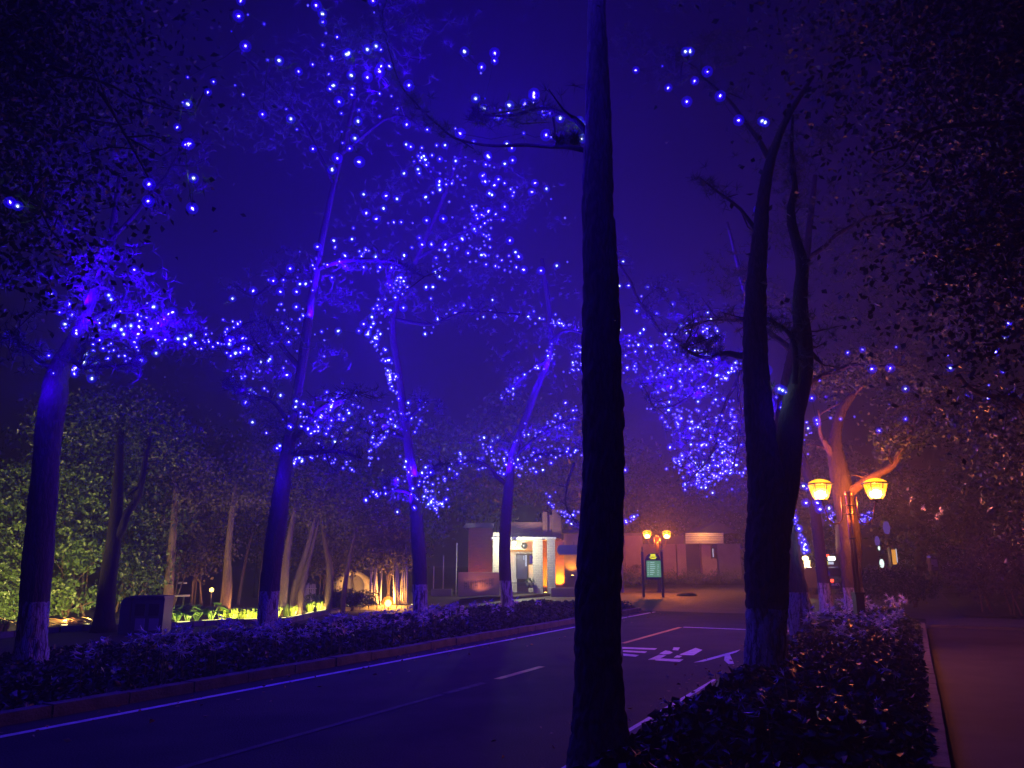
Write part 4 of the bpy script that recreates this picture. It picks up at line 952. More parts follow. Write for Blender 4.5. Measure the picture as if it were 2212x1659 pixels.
# amber vertical box sign
am = empty('amber_sign', tuple(P(1931, 1202, 40))); tag(am, 'narrow upright amber box sign glowing right of the near lamp post', 'sign')
part('case', 'iron', am, [(1923, 1939, 1182, 1226, 40.05, .25)]); part('panel', 'amber', am, [(1927, 1935, 1187, 1219, 40, .04)]); part('edge_tube', 'shopw', am, [(1936, 1937.2, 1185, 1215, 40, .04)])
a_ = P(1931, 1240, 40); MB().tube([(a_.x, 40.15, 0), (a_.x, 40.15, P(0, 1226, 40).z)], .05, 8).build('post', M['iron'], am)
for i, (x, y, s, mm, lab) in enumerate(((1904, 1217, .14, 'glint', 'small pale green lit lantern left of the amber sign, lower one'), (1898, 1184, .07, 'glint', 'tiny pale lit lantern above the green one'),
                                   (1894, 1168, .16, 'shopv', 'dim violet paper lantern above the tiny pale ones'), (1914, 1140, .22, 'shopv', 'dim violet paper lantern highest right of the lamp post'),
                                   (2006, 1208, .13, 'shopv', 'dim violet paper lantern low at far right'))):
    q = P(x, y, 40); t = empty('paper_lantern', tuple(q)); tag(t, lab, 'lantern', 'little hanging lanterns')
    MB().lathe(q, [(0, -s * 1.5), (s * .5, -s * 1.3), (s * .8, 0), (s * .5, s * 1.3), (0, s * 1.5)], 12).build('shade', M[mm], t)
    MB().tube([q + Vector((0, 0, s * 1.5)), q + Vector((0, 0, 1.2))], .008, 5).build('cord', M['wire'], t)
cbn = empty('notice_cabinet', tuple(P(2017, 1216, 38))); tag(cbn, 'small grey notice cabinet in the dark beyond the side street', 'cabinet')
part('case', 'concrete', cbn, [(2010, 2026, 1205, 1232, 38, .3)]); part('panel', 'binp', cbn, [(2012, 2024, 1208, 1224, 37.95, .04)])
part('leg', 'iron', cbn, [(2011, 2012.5, 1232, 1258, 38.1, .06)]); part('leg', 'iron', cbn, [(2023.5, 2025, 1232, 1258, 38.1, .06)])
# hanging pale flower bunches lit by the lamp
for i, (x, y, lab) in enumerate(((1964, 1069, 'left-most pale flower spray hanging under the right-hand tree'), (1993, 1103, 'second pale flower spray under the right-hand tree'), (2024, 1112, 'lowest and largest pale flower spray under the right-hand tree'), (2036, 1100, 'right-most pale flower spray under the right-hand tree'))):
    c = blob(P(x, y, 17.5), (.06, .06, .14), 26, 9); V, F = leaves_np(c, .07, .025); o = link('flower_spray', npmesh('flower_spray', V, F), M['petal']); tag(o, lab, 'blossom', 'pale hanging flower sprays')
# hedge masses at the right
def bush(name, label, cat, blobs, m, ln=.10, wd=.06, group=None):
    t = empty(name, (P(*blobs[0][:3]).x, blobs[0][2], 0)); tag(t, label, cat, group); parts = []
    for x, y, Y, rx, ry, rz, n in blobs:
        c = blob(P(x, y, Y), (rx, ry, rz), n, 24, .3); c[:, 2] = np.maximum(c[:, 2], .04); parts.append(leaves_np(c, ln, wd))
    V, F = join_np(parts); link('foliage', npmesh('foliage', V, F), M[m], t)
    mb = MB(); b = t.location
    for x, y, Y, rx, ry, rz, n in blobs:
        c = P(x, y, Y); 
        for _ in range(3): mb.tube([(c.x + R.gauss(0, .15), Y + R.gauss(0, .1), 0), (c.x + R.gauss(0, .1), Y, max(.3, c.z * .5)), (c.x + R.gauss(0, rx * .5), Y, max(.5, c.z))], [.03, .022, .008], 5)
    mb.build('stem', M['barkr'], t); return t
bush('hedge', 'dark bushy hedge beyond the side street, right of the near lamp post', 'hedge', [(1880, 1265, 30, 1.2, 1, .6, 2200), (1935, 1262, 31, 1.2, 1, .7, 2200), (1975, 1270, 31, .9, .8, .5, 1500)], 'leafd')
bush('hedge', 'large dark hedge at the right edge beyond the path', 'hedge', [(2110, 1230, 26, 1.0, 1, .9, 2600), (2170, 1220, 25, 1.2, 1, 1.1, 3000), (2230, 1200, 24, 1.2, 1, 1.3, 3000)], 'leafr')

# ------------------------------------------------------------------ garden on the left
GT = 'trees in the lit garden'
tree('garden_tree', 'black forked trunk between the recycling bin and the left-most pine', 'tree', [(222, 1372, 20.2, .24), (233, 1260, 20.2, .21), (248, 1150, 20.2, .17), (256, 1020, 20.2, .12), (262, 880, 20.2, .08)],
     [[(246, 1175, 20.2, .12), (278, 1110, 20.2, .10), (304, 1030, 20.2, .08), (328, 950, 20.2, .05)]], [(260, 900, 20.4, 1.8, 1.4, .8, 2600), (340, 960, 21, 1.2, 1, .8, 1400), (150, 930, 20.6, 1.2, 1, .9, 1500)], m='barkd', leaf='leafd', group=GT)
def gt(lab, tr, cr=(), m='barkr', leaf='leafr', limbs=()): return tree('garden_tree', lab, 'tree', tr, limbs, cr, m=m, leaf=leaf, group=GT, flare=False, nseg=12)
gt('warm-lit slim trunk at the right of the recycling bin', [(357, 1345, 23.6, .16), (366, 1250, 23.6, .13), (374, 1150, 23.6, .10), (380, 1050, 23.6, .07)], [(390, 1060, 24, 1.4, 1.2, 1.2, 2200)])
gt('orange-lit trunk amid the lit hostas', [(483, 1340, 24.5, .17), (490, 1270, 24.5, .16), (492, 1200, 24.5, .10), (497, 1140, 24.5, .09), (510, 1040, 24.5, .05)], [(520, 1040, 25, 1.6, 1.2, 1.1, 2000)])
gt('left of the three warm trunks beside the second pine', [(606, 1325, 24.8, .17), (614, 1250, 24.8, .14), (622, 1180, 24.8, .10), (640, 1080, 24.8, .06)], [(640, 1060, 25, 1.5, 1.2, 1.0, 1800)])
gt('middle of the three warm trunks, leaning right', [(630, 1322, 25.2, .13), (640, 1260, 25.2, .12), (662, 1190, 25.2, .09), (690, 1090, 25.2, .05)], [(700, 1080, 25.4, 1.5, 1.2, 1.0, 1800)])
gt('shortest right-hand trunk of the three, cut by grass', [(646, 1318, 25.0, .12), (652, 1270, 25.0, .11), (670, 1200, 25.2, .06), (690, 1120, 25.2, .03)])
gt('dim forked trunk left of the round stone wall', [(708, 1300, 27.5, .15), (712, 1230, 27.5, .12), (700, 1160, 27.5, .08), (690, 1080, 27.5, .05)], [(740, 1120, 28, 1.7, 1.2, 1.2, 2400)])
gt('thin dim trunk in front of the round stone wall', [(742, 1290, 27.0, .09), (752, 1220, 27.0, .07), (770, 1140, 27.0, .04)], [(790, 1130, 27.6, 1.4, 1.2, 1.1, 2200)])
gt('thin grey trunk left of the second pine', [(516, 1290, 29, .06), (530, 1210, 29, .05), (545, 1150, 29, .04)], [(550, 1120, 29.5, 2.0, 1.4, 1.3, 2400)])
gt('thin grey trunk just left of the second pine, paler one', [(562, 1270, 29, .06), (570, 1200, 29, .05), (580, 1130, 29, .04)], [(590, 1180, 30, 1.2, 1.0, 1.0, 1300)])
# multi-stem clumps by the orange floodlight
for j, (x0, x1, n, lab) in enumerate(((868 - 40, 862 - 20, 0, ''), (796, 806, 6, 'left clump of bright upright stems beside the orange floodlight'), (812, 820, 4, 'middle clump of bright upright stems left of the orange floodlight'), (852, 878, 9, 'right clump of bright upright stems beside the orange floodlight'))):
    if not n: continue
    Y = 29.5; t = empty('stem_clump', tuple(P((x0 + x1) / 2, 1306, Y))); tag(t, lab, 'shrub', 'bright multi-stem shrubs')
    for i in range(n):
        x = x0 + (x1 - x0) * i / (n - 1) + R.uniform(-1, 1); ln = R.uniform(-6, 14); Yj = Y + R.uniform(-.3, .3)
        a, b, c_ = P(x, 1312, Yj), P(x + ln * .4, 1255, Yj), P(x + ln + R.uniform(-4, 4), 1180, Yj); a.z = .2
        MB().tube([a, b, c_], [.035, .028, .015], 6).build('stem', M['wood'], t)
    c = blob(P((x0 + x1) / 2 + 6, 1190, Y), (.9, .8, .75), 1500, 22, .34); V, F = leaves_np(c, .12, .07); link('crown', npmesh('crown', V, F), M['leafr'], t)
# round-opening stone wall
Yw = 31.0
mg = empty('moon_wall', tuple(P(760, 1300, Yw))); tag(mg, 'curved rough stone wall with a dark round recess behind the garden stems', 'wall')
cc = P(762, 1267, Yw); rr_ = 25 * Yw / ray(762, 1267)[1]
out = [P(x, y, Yw) for x, y in ((716, 1306), (715, 1270), (718, 1256), (738, 1240), (748, 1230), (760, 1228), (775, 1235), (792, 1246), (802, 1262), (806, 1285), (807, 1306))]
ring = []; N = 48
def outer(an):
    d = (math.cos(an), math.sin(an)); best = None
    o2 = out + [out[0]]
    for a, b in zip(o2[:-1], o2[1:]):
        ax_, az = a.x - cc.x, a.z - cc.z; bx, bz = b.x - cc.x, b.z - cc.z; ex, ez = bx - ax_, bz - az
        den = d[0] * ez - d[1] * ex
        if abs(den) < 1e-9: continue
        t = (ax_ * ez - az * ex) / den; s = (ax_ * d[1] - az * d[0]) / den
        if t > 0 and -1e-6 <= s <= 1 + 1e-6: best = t if best is None else max(best, t)
    return max(best or rr_ * 1.1, rr_ * 1.04)
vi = []
for yy in (Yw, Yw + .5):
    for fn in (lambda a: rr_, outer):
        for k in range(N):
            an = 2 * PI * k / N; r = fn(an); vi.append((cc.x + r * math.cos(an), yy, cc.z + r * math.sin(an)))
F = []
for k in range(N):
    k2 = (k + 1) % N
    F += [(k, k2, N + k2, N + k), (2 * N + k, 3 * N + k, 3 * N + k2, 2 * N + k2), (N + k, N + k2, 3 * N + k2, 3 * N + k), (k, 2 * N + k, 2 * N + k2, k2)]
link('wall_face', npmesh('wall_face', vi, F), M['stone'], mg)
MB().add([(cc.x + rr_ * 1.02 * math.cos(2 * PI * k / N), Yw + .2, cc.z + rr_ * 1.02 * math.sin(2 * PI * k / N)) for k in range(N)], [tuple(range(N))]).build('recess', M['concrete'], mg)
# low back wall / bench boards left
bn = empty('garden_bench', tuple(P(425, 1285, 26))); tag(bn, 'pale slatted bench half hidden behind the slim warm trunk', 'bench')
part('back_slat', 'wood', bn, [(348, 372, 1258, 1261, 26, .06)]); part('back_slat', 'wood', bn, [(382, 402, 1257, 1261, 26.1, .06)]); part('seat', 'wood', bn, [(346, 400, 1285, 1289, 25.9, .4)])
part('leg', 'iron', bn, [(350, 352, 1289.3, 1312, 26, .08)]); part('leg', 'iron', bn, [(394, 396, 1289.3, 1312, 26, .08)])
# foliage masses
GB = 'shrubs in the lit garden'
bush('shrub', 'bright yellow-green shrub at the left edge lit from below', 'shrub', [(20, 1300, 21.6, .8, .6, .7, 1700), (10, 1190, 22, 1.0, .8, .9, 2300), (50, 1060, 22.4, 1.1, .9, .9, 2200)], 'leaf', .13, .09, GB)
bush('shrub', 'leafy shrub just right of the left-most pine', 'shrub', [(150, 1290, 22.4, .8, .6, .6, 1300), (170, 1180, 22.6, .9, .7, .8, 2000), (160, 1050, 22.8, 1.1, .8, 1.1, 2400), (200, 1110, 23.5, 1.2, .9, 1.2, 2200)], 'leaf', .12, .08, GB)
bush('shrub', 'dim leafy shrub behind the recycling bin', 'shrub', [(300, 1230, 23.5, 1.0, .8, .9, 2200), (330, 1120, 24, 1.2, .9, 1.1, 2600), (290, 1040, 24, 1.2, 1, .9, 2000)], 'leafd', .12, .08, GB)
bush('shrub', 'dull brownish shrub mass behind the hostas', 'shrub', [(430, 1190, 27, 1.2, 1, 1.1, 2400), (440, 1100, 27.5, 1.4, 1, 1.0, 2200), (400, 1160, 26, .9, .9, .8, 1300)], 'leafr', .12, .08, GB)
bush('shrub', 'dull shrub mass right of the three warm trunks', 'shrub', [(700, 1200, 30, 1.3, 1, 1.0, 2000), (760, 1170, 30, 1.4, 1, 1.0, 2600), (840, 1170, 31, 1.4, 1, 1.0, 2600), (650, 1160, 30, 1.4, 1, 1.2, 2600)], 'leafr', .12, .08, GB)
bush('shrub', 'low dark shrub mound in front of the round stone wall', 'shrub', [(735, 1290, 28.4, .9, .6, .3, 1500), (770, 1294, 28.6, .9, .6, .28, 1500), (700, 1297, 28, .7, .5, .25, 900)], 'leafd', .10, .06, GB)
# back row of dark trees closing the view
GK = 'dark trees closing the background'
bk = [(-60, 1000, 34, 'left-most dark tree behind the garden'), (160, 960, 36, 'second dark tree from the left behind the garden'), (360, 1000, 35, 'third dark tree behind the recycling bin'), (560, 960, 37, 'dark tree behind the second pine'),
      (740, 1000, 38, 'dark tree above the round stone wall'), (900, 1010, 46, 'dark tree left of the brick building'), (1060, 960, 50, 'dark tree over the porch building roof'), (1230, 980, 52, 'dark tree above the wing of the porch building'),
      (1385, 1040, 62, 'dark tree behind the far twin lamp'), (1510, 1080, 66, 'dark tree above the shop building fascia'), (1640, 1040, 64, 'dark tree right of the shop building'), (1740, 1060, 60, 'dark tree behind the leaning pine'),
      (1985, 1090, 48, 'dark tree right of the amber sign'), (2090, 1040, 44, 'dark tree beyond the side street'), (2200, 980, 40, 'right-most dark tree behind the large hedge')]
for x, y, Y, lab in bk:
    s = Y / 36; xx = x
    tree('background_tree', lab, 'tree', [(x, 1262, Y, .25 * s), (x + R.uniform(-8, 8), 1150, Y, .2 * s), (x + R.uniform(-15, 15), y, Y, .1 * s)], [],
         [(x, y + 60, Y, 2.2 * s, 1.6, 1.6 * s, int(1500 * s)), (x + R.uniform(-60, 60), y - 40, Y, 2.0 * s, 1.6, 1.5 * s, int(1200)), (x + R.uniform(-50, 50), y + 130, Y, 1.5 * s, 1.3, 1.1 * s, int(800))],
         m='barkd', leaf='leafd', group=GK, flare=False, nseg=10, leafkw=dict(ln=.24 * s, wd=.15 * s))

# hostas and grasses behind the wall
def garden_pt(px, back, z=.09):
    """point just behind the garden wall at picture column px"""
    tg = ray(px, 1330)[0] / ray(px, 1330)[1]; i = 0
    while i < len(ep) - 2 and ep[i + 1].x / ep[i + 1].y < tg: i += 1
    a, b = ep[i].x / ep[i].y, ep[i + 1].x / ep[i + 1].y; t = max(0, min(1, (tg - a) / max(1e-6, b - a)))
    q = offp(i, .18 + back).lerp(offp(i + 1, .18 + back), t)
    return Vector((q.x, q.y, z))
def hosta_plant(p, label, n=14, L=.36, group=None):
    t = empty('hosta', tuple(p)); tag(t, label, 'plant', group)
    mb = MB()
    for i in range(n):
        an = R.uniform(0, 2 * PI); el = R.uniform(.2, 1.0); d = Vector((math.cos(an), math.sin(an), 0)); s = Vector((-d.y, d.x, 0)); l = L * R.uniform(.7, 1.2); w_ = l * .36
        b0 = p + d * .03; st = b0 + d * l * .45 * math.cos(el) + Vector((0, 0, l * (.6 + .5 * el)))
        tip = st + d * l * .75 + Vector((0, 0, -l * .28)); m1 = st.lerp(tip, .4) + Vector((0, 0, .04))
        mb.add([b0, st, m1 + s * w_, tip, m1 - s * w_, m1 - Vector((0, 0, .035))], [(1, 5, 2), (2, 5, 3), (1, 4, 5), (4, 3, 5)], 0); mb.tube([b0, st], .008, 3, caps=False)
    mb.build('leaves', M['hosta'], t)
for px in (372, 392, 412, 432, 452, 470): hosta_plant(garden_pt(px + R.uniform(-4, 4), .30 + R.uniform(0, .5)), 'broad-leaved hosta lit green behind the garden wall between the warm trunks', 16, .38, 'lit hostas between the warm trunks')
for px in (755, 775, 795): hosta_plant(garden_pt(px, .4), 'low hosta in shade at the foot of the round stone wall', 12, .3, 'hostas below the round stone wall')
def grass_tuft(p, label, n=60, L=.5, group=None, m='grass'):
    c = []; F = []; 
    for i in range(n):
        an = R.uniform(0, 2 * PI); sp_ = R.uniform(.15, .9); d = Vector((math.cos(an), math.sin(an), 0)); s = Vector((-d.y, d.x, 0)) * .018; l = L * R.uniform(.5, 1.1)
        b0 = p + d * R.uniform(0, .08); m1 = b0 + d * l * .35 * sp_ + Vector((0, 0, l * .65)); tp = b0 + d * l * .95 * sp_ + Vector((0, 0, l * (.85 - .4 * sp_)))
        k = len(c); c += [b0 - s, b0 + s, m1 + s, m1 - s, tp]; F += [(k, k + 1, k + 2, k + 3), (k + 3, k + 2, k + 4, k + 4)]
    mb = MB(); mb.add(c, [f if f[2] != f[3] else f[:3] for f in F]); o = mb.build('grass_tuft', M[m]); tag(o, label, 'grass', group)
for px in list(range(488, 560, 9)) + list(range(600, 732, 6)): grass_tuft(garden_pt(px + R.uniform(-3, 3), .22 + R.uniform(0, .6)), 'arching grass tuft glowing yellow-green behind the garden wall', 55, .45, 'lit grass tufts along the garden wall')
for px in (-10, 4, 18, 32, 46): grass_tuft(garden_pt(px, .2), 'grass tuft at the far left end of the garden wall', 50, .4, 'grass tufts at the left end of the wall')
# dry twigs pile
tw = MB(); c = garden_pt(155, .4)
for i in range(60):
    a = c + Vector((R.gauss(0, .5), R.gauss(0, .15), R.uniform(.0, .12))); b = a + Vector((R.uniform(-.7, .7), R.uniform(-.1, .1), R.uniform(-.03, .18))); tw.tube([a, a.lerp(b, .5) + Vector((0, 0, .04)), b], [.008, .006, .003], 4, caps=False)
tag(tw.build('twig_pile', M['straw']), 'tangle of dry orange-lit twigs right of the left-most pine', 'twigs')

# garden lights
GG = 'garden lights along the wall'
def glow(label, p, e, col, mtl='gled'):
    t = empty('garden_light', tuple(p)); tag(t, label, 'garden light', GG)
    MB().box((p.x, p.y, p.z - .04), (.16, .08, .08)).build('housing', M['iron'], t); MB().box((p.x, p.y, p.z + .008), (.13, .05, .012)).build('lens', M[mtl], t)
    ld = bpy.data.lights.new('garden_lamp', 'SPOT'); ld.color = col; ld.energy = e; ld.shadow_soft_size = .04; ld.spot_size = math.radians(150); ld.spot_blend = .5
    lo = bpy.data.objects.new('garden_lamp', ld); C.objects.link(lo); lo.location = p + Vector((0, 0, .10)); lo.rotation_euler = (math.radians(180 - 38), 0, math.radians(18)); setparent(lo, t)
YG = (1.0, .78, .26); OR = (1.0, .50, .15)
for px, e, bk_, col, lab in ((190, 7, .3, YG, 'garden light left of the forked black trunk'), (275, 6, .3, YG, 'garden light hidden by the recycling bin'), (330, 6, .3, YG, 'garden light at the right of the recycling bin'), (460, 6, 1.6, OR, 'garden light deep behind the hostas'), (620, 6, 1.8, OR, 'garden light deep behind the three warm trunks'), (12, 34, .35, YG, 'brightest garden light at the far left end of the wall'), (-40, 30, .5, YG, 'garden light just outside the left edge'), (60, 9, .6, YG, 'garden light behind the left-most pine'), (150, 9, .25, OR, 'garden light under the dry twig pile'), (770, 5, .2, YG, 'garden light below the round stone wall'), (798, 10, .7, OR, 'garden light at the left stem clump'), (868, 12, .5, OR, 'garden light at the right stem clump')):
    glow(lab, garden_pt(px, bk_, .14), e * (14 if px < 340 else 10), col)
def led_strip(label, px, e, col, L=.9):
    p = garden_pt(px, .06, .13); d = garden_pt(px + 4, .06, .13) - garden_pt(px - 4, .06, .13); an = math.atan2(d.y, d.x)
    t = empty('led_strip', tuple(p)); tag(t, label, 'garden light', 'LED strips behind the garden wall')
    MB().box((p.x, p.y, p.z - .03), (L, .05, .05), rz=an).build('housing', M['iron'], t); MB().box((p.x, p.y, p.z + .003), (L * .96, .02, .008), rz=an).build('lens', M['gled'], t)
    ld = bpy.data.lights.new('strip_light', 'AREA'); ld.shape = 'RECTANGLE'; ld.size = L; ld.size_y = .04; ld.color = col; ld.energy = e
    lo = bpy.data.objects.new('strip_light', ld); C.objects.link(lo); lo.location = p + Vector((0, 0, .03)); lo.rotation_euler = (math.radians(180 - 50), 0, an); setparent(lo, t)
for px, e, lab in ((372, 10, 'LED strip at the left end of the hostas'), (402, 7, 'LED strip below the left hostas'), (432, 7, 'LED strip below the middle hostas'), (462, 7, 'LED strip below the right hostas'), (495, 9, 'LED strip right of the orange-lit trunk'), (530, 7, 'LED strip left of the second pine'),
                   (606, 12, 'LED strip at the left of the glowing grasses'), (632, 12, 'LED strip under the three warm trunks'), (658, 14, 'LED strip in the middle of the glowing grasses'), (684, 16, 'LED strip right of the middle of the glowing grasses'), (708, 18, 'LED strip at the right end of the glowing grasses')):
    led_strip(lab, px, e * 1.6, (1.0, .74, .20))
q = P(457, 1274, 27); t = empty('garden_lantern', tuple(q)); tag(t, 'tiny orange lantern glowing far behind the hostas', 'lantern')
MB().lathe(q, [(0, -.07), (.06, -.05), (.07, .03), (0, .08)], 10).build('globe', M['orb'], t); MB().tube([(q.x, q.y + .02, 0), (q.x, q.y + .02, q.z - .07)], .02, 6).build('post', M['iron'], t)
ld = bpy.data.lights.new('lantern_light', 'POINT'); ld.color = (1, .4, .1); ld.energy = 14; ld.shadow_soft_size = .05
lo = bpy.data.objects.new('lantern_light', ld); C.objects.link(lo); lo.location = q + Vector((0, -.15, 0)); setparent(lo, t)
bf = empty('bamboo_fence', tuple(P(662, 1290, 29))); tag(bf, 'short pale bamboo fence in the shade right of the three warm trunks', 'fence')
for i in range(9):
    a = P(646 + i * 4.2, 1292, 29); b = P(646 + i * 4.2 + R.uniform(-.6, .6), 1262 + R.uniform(-3, 3), 29); a.z = .05; MB().tube([a, b], .035, 7).build('cane', M['wood'], bf)
part('rail', 'wood', bf, [(643, 684, 1270, 1272, 28.94, .04)])
# visible orange floodlight ball
q = P(838, 1303, 29.3); fl = empty('floodlight', tuple(q)); tag(fl, 'small dazzling orange floodlight facing the camera on the garden wall', 'floodlight')
MB().lathe(q, [(0, -.13), (.08, -.10), (.13, 0), (.08, .10), (0, .13)], 16).build('lamp_ball', M['orb'], fl)
MB().lathe(q, [(0, -.26), (.16, -.20), (.26, 0), (.16, .20), (0, .26)], 16).build('glow_shell', M['orbh'], fl)  # glow round the lamp ball drawn as a see-through shell
MB().tube([(q.x, q.y + .1, 0), (q.x, q.y + .1, q.z - .1)], .03, 8).build('stand', M['iron'], fl)
ld = bpy.data.lights.new('flood_lamp', 'POINT'); ld.color = (1, .42, .07); ld.energy = 350; ld.shadow_soft_size = .1
lo = bpy.data.objects.new('flood_lamp', ld); C.objects.link(lo); lo.location = q + Vector((0, .25, .1)); setparent(lo, fl)

# recycling bin
Yr = 19.3; rbn = empty('recycling_bin', tuple(P(302, 1372, Yr))); tag(rbn, 'boxy double recycling bin with rounded left side, dark under the trees', 'bin')
part('body', 'bin', rbn, [(284, 352, 1292, 1374, Yr, .5)])
part('top', 'bin', rbn, [(281, 355, 1287, 1291.7, Yr - .04, .58)])
a0 = P(257, 1330, Yr); a1 = P(283.5, 1330, Yr); zt = P(0, 1290, Yr).z; rr_ = (a1.x - a0.x) / 2
pr = [(a0.x, .02), (a1.x, .02)] + [(a0.x + rr_ + rr_ * math.cos(t), zt - rr_ + rr_ * math.sin(t)) for t in [i * PI / 10 for i in range(11)]]; n_ = len(pr)
MB().add([(x, Yr + .02, z) for x, z in pr] + [(x, Yr + .48, z) for x, z in pr], [tuple(range(n_)), tuple(range(2 * n_ - 1, n_ - 1, -1))] + [(i, i + n_, (i + 1) % n_ + n_, (i + 1) % n_) for i in range(n_)]).build('ash_column', M['bin'], rbn)
part('trim', 'chrome', rbn, [(281, 281.8, 1302, 1350, Yr - .02, .03)])
for x in (291, 321): part('opening', 'dark', rbn, [(x, x + 22, 1304, 1330, Yr - .02, .03)]); part('panel', 'binp', rbn, [(x, x + 20, 1336, 1362, Yr - .02, .03)])

# ------------------------------------------------------------------ flowers (plantain lilies) in both beds
def trumpet():
    mb = MB(); n = 6; prof = [(.006, 0), (.009, .03), (.016, .055), (.040, .085)]
    v = []; f = []
    for r, z in prof[:3]:
        for k in range(n): an = 2 * PI * k / n; v.append((r * math.cos(an), r * math.sin(an), z))
    for i in range(2):
        for k in range(n): k2 = (k + 1) % n; f.append((i * n + k, i * n + k2, (i + 1) * n + k2, (i + 1) * n + k))
    for k in range(n):
        an = 2 * PI * (k + .5) / n; v.append((.052 * math.cos(an), .052 * math.sin(an), .088)); f.append((2 * n + k, 2 * n + (k + 1) % n, 3 * n + k))
    mb.add(v, f, 0, False); return mb.me('blossom')
TR = trumpet(); TR.materials.append(M['petal'])
def stemmesh(h):
    mb = MB(); mb.tube([(0, 0, 0), (.01, .01, h * .6), (0, .03, h)], [.007, .006, .003], 5); me = mb.me('stalk'); me.materials.append(M['stalk']); return me
ST = [stemmesh(h) for h in (.52, .62, .72)]
def flower(p, label, group, nb=6, sc_=1.0):
    t = empty('lily_flower', tuple(p), R.uniform(0, 6.28)); tag(t, label, 'flower', group); t.scale = (sc_,) * 3
    k = R.randrange(3); h = (.52, .62, .72)[k]
    s = bpy.data.objects.new('stalk', ST[k]); C.objects.link(s); s.parent = t
    for i in range(nb):
        o = bpy.data.objects.new('blossom', TR); C.objects.link(o); o.parent = t; an = i * 2.4 + R.uniform(-.5, .5)
        o.location = (0.02 * math.cos(an), .03 + .02 * math.sin(an), h - .03 - i * .028); o.rotation_euler = (0, R.uniform(1.0, 2.0), an); s_ = R.uniform(.9, 1.5); o.scale = (s_,) * 3
# left bed: near pine one to four, following the flower heads of the photograph
heads = [(318, 1394), (310, 1412), (322, 1408), (352, 1390), (380, 1372), (418, 1384), (398, 1378), (430, 1375), (492, 1352), (497, 1370), (482, 1350), (548, 1368), (560, 1378), (566, 1350), (530, 1395), (590, 1400), (605, 1392), (612, 1402), (700, 1352), (706, 1360), (625, 1400), (660, 1396), (680, 1392), (700, 1400), (736, 1352), (745, 1345),
         (640, 1362), (660, 1360), (630, 1372), (720, 1345), (760, 1340), (772, 1350), (785, 1348), (770, 1345), (800, 1350), (820, 1362), (830, 1380), (790, 1368), (842, 1352), (858, 1345), (865, 1362), (875, 1340), (845, 1378), (862, 1395),
         (915, 1395 - 40), (925, 1352), (930, 1340), (940, 1330), (946, 1348), (950, 1325), (962, 1318), (935, 1362), (905, 1372), (968, 1332), (975, 1320), (985, 1325), (998, 1330), (1012, 1335), (1018, 1345), (1005, 1340), (1030, 1330), (1040, 1326), (1055, 1330), (1062, 1338), (1050, 1322), (1075, 1350), (1105, 1342), (1125, 1320), (1135, 1325), (1158, 1318), (1170, 1312), (1182, 1308), (1190, 1322), (1165, 1325), (1200, 1315), (1225, 1308), (1238, 1302), (1020, 1318), (1080, 1345), (1150, 1330), (1212, 1320)]
for x, y in heads:
    zf = .66; g = G(x, y, zf); v = g.x * DV.x + g.y * DV.y; u = g.x * DU.x + g.y * DU.y
    v = min(max(v, -13.6), -9.2); u = min(u, 27.5)
    # stay on the picture ray as far as the bed allows
    flower(RV(u, v, .1), 'white plantain lily flower head in the left roadside bed', 'lily flowers in the left bed', R.choice((4, 5, 6)), 1.0)
def inpost(u, v): return False
for i in range(42):
    u = R.uniform(15, 24.2); v = R.uniform(-2.2, -.25)
    if R.random() < .35: u = R.uniform(21.5, 24.3)
    flower(RV(u, v, .08), 'white plantain lily flower head in the right bed near the lamp post', 'lily flowers in the right bed', R.choice((5, 6, 7)), 1.05)
for (x, y) in ((1452, 1505), (1480, 1500), (1540, 1478), (1545, 1430), (1560, 1490), (1590, 1500), (1700, 1470), (1715, 1500), (1662, 1535), (1780, 1470), (1880, 1500), (1930, 1440), (1985, 1375), (1708, 1418)):
    g = G(x, y, .6); flower(Vector((g.x, g.y, .06)), 'single pale lily among the dark leaves in the near half of the right bed', 'sparse lilies in the near right bed', 2, .85)

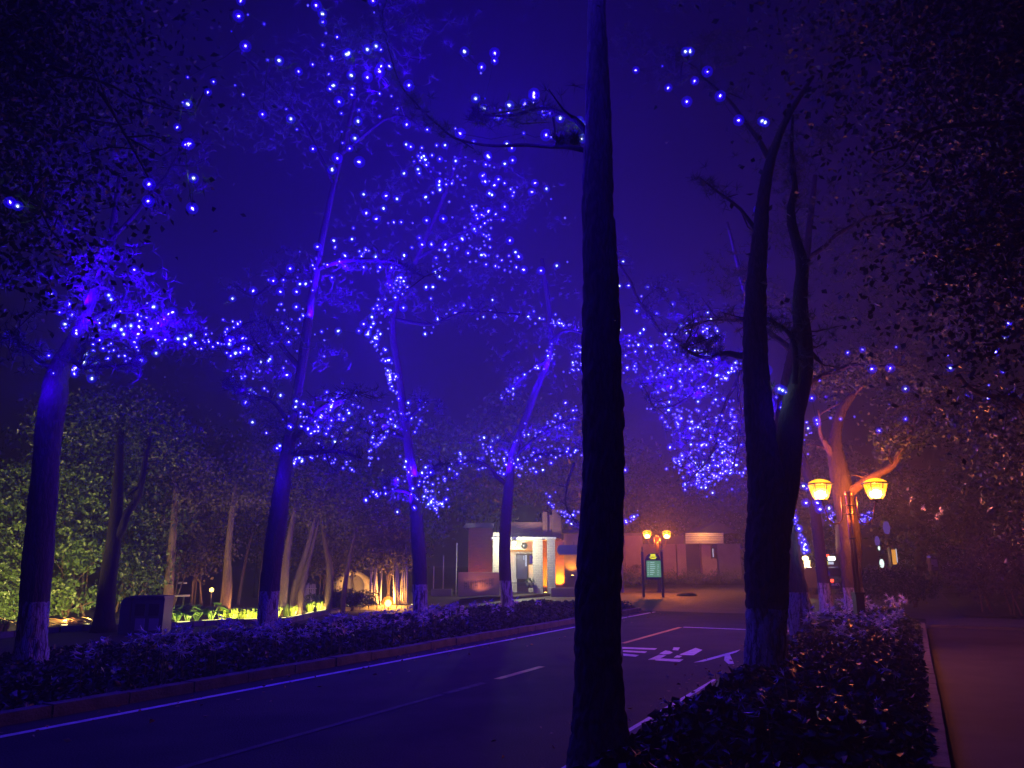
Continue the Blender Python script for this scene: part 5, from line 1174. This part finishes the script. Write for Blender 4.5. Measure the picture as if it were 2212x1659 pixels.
# leaf cover of both beds
def cover(name, label, u0, u1, v0, v1, n, h, ln, wd, m, kwv=0):
    u = NR.uniform(u0, u1, n); v = NR.uniform(v0, v1, n)
    hh = np.array([.5 + .5 * noise.noise(Vector((a * .9, b * .9, kwv))) for a, b in zip(u, v)])
    edge = np.clip(np.minimum(v - v0, v1 - v) / .35, .25, 1)
    z = .08 + NR.uniform(.25, 1, n) * h * (.45 + .9 * hh) * edge
    c = np.stack([DU.x * u + DV.x * v, DU.y * u + DV.y * v, z], 1)
    V, F = leaves_np(c, ln, wd, up=.45); tag(link(name, npmesh(name, V, F), M[m]), label, 'ground cover', kind='stuff')
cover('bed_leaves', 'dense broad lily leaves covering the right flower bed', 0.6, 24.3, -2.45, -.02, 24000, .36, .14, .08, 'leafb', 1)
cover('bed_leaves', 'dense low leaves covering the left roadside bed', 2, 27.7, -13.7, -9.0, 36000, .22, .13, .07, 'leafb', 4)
cover('bed_leaves', 'taller tan-lit leaves at the lamp end of the right flower bed', 16.5, 24.2, -2.35, -.1, 5200, .5, .16, .09, 'leafd', 7)
# fallen leaves along the kerbs
u = NR.uniform(1, 27, 420); v = np.where(NR.uniform(0, 1, 420) < .5, -2.62 - np.abs(NR.normal(0, .5, 420)), -8.8 + np.abs(NR.normal(0, .7, 420)))
c = np.stack([DU.x * u + DV.x * v, DU.y * u + DV.y * v, np.full(420, .022)], 1); V, F = leaves_np(c, .07, .04, up=.93); V[:, 2] = np.maximum(V[:, 2], .008)
tag(link('fallen_leaves', npmesh('fallen_leaves', V, F), M['straw']), 'scattered fallen leaves lying along the road kerbs', 'fallen leaves', kind='stuff')
# round seed head by the left-most pine
q = P(28, 1462, 12.4); t = empty('allium', tuple(q)); tag(t, 'single round pale flower ball beside the foot of the left-most pine', 'flower')
V, F = leaves_np(np.array(q) + rdirs(160) * .07, .05, .03); link('flower_head', npmesh('flower_head', V, F), M['petal'], t); MB().tube([(q.x, q.y, .1), tuple(q)], .008, 5).build('stalk', M['stalk'], t)
# torn bark edge on the near trunk
q = [P(1335, 1390, 6.72), P(1340, 1450, 6.72), P(1349, 1530, 6.72)]

# ------------------------------------------------------------------ haze added for the lens glare of the lamps, one closed box round everything
hz_ = bpy.data.materials.new('glare_haze'); hz_.use_nodes = True; n = hz_.node_tree; n.nodes.clear()
o_ = n.nodes.new('ShaderNodeOutputMaterial'); pv = n.nodes.new('ShaderNodeVolumePrincipled'); n.links.new(pv.outputs[0], o_.inputs['Volume'])
pv.inputs['Color'].default_value = (.85, .85, .85, 1); pv.inputs['Density'].default_value = HAZE_DENSITY; pv.inputs['Anisotropy'].default_value = 0.3
mb = MB().box((0, 190, 12), (450, 430, 26.2)); hb = mb.build('haze', hz_); tag(hb, kind='stuff'); tag(hb, 'thin added haze standing for lens glare round the lamps and bulbs', 'haze')
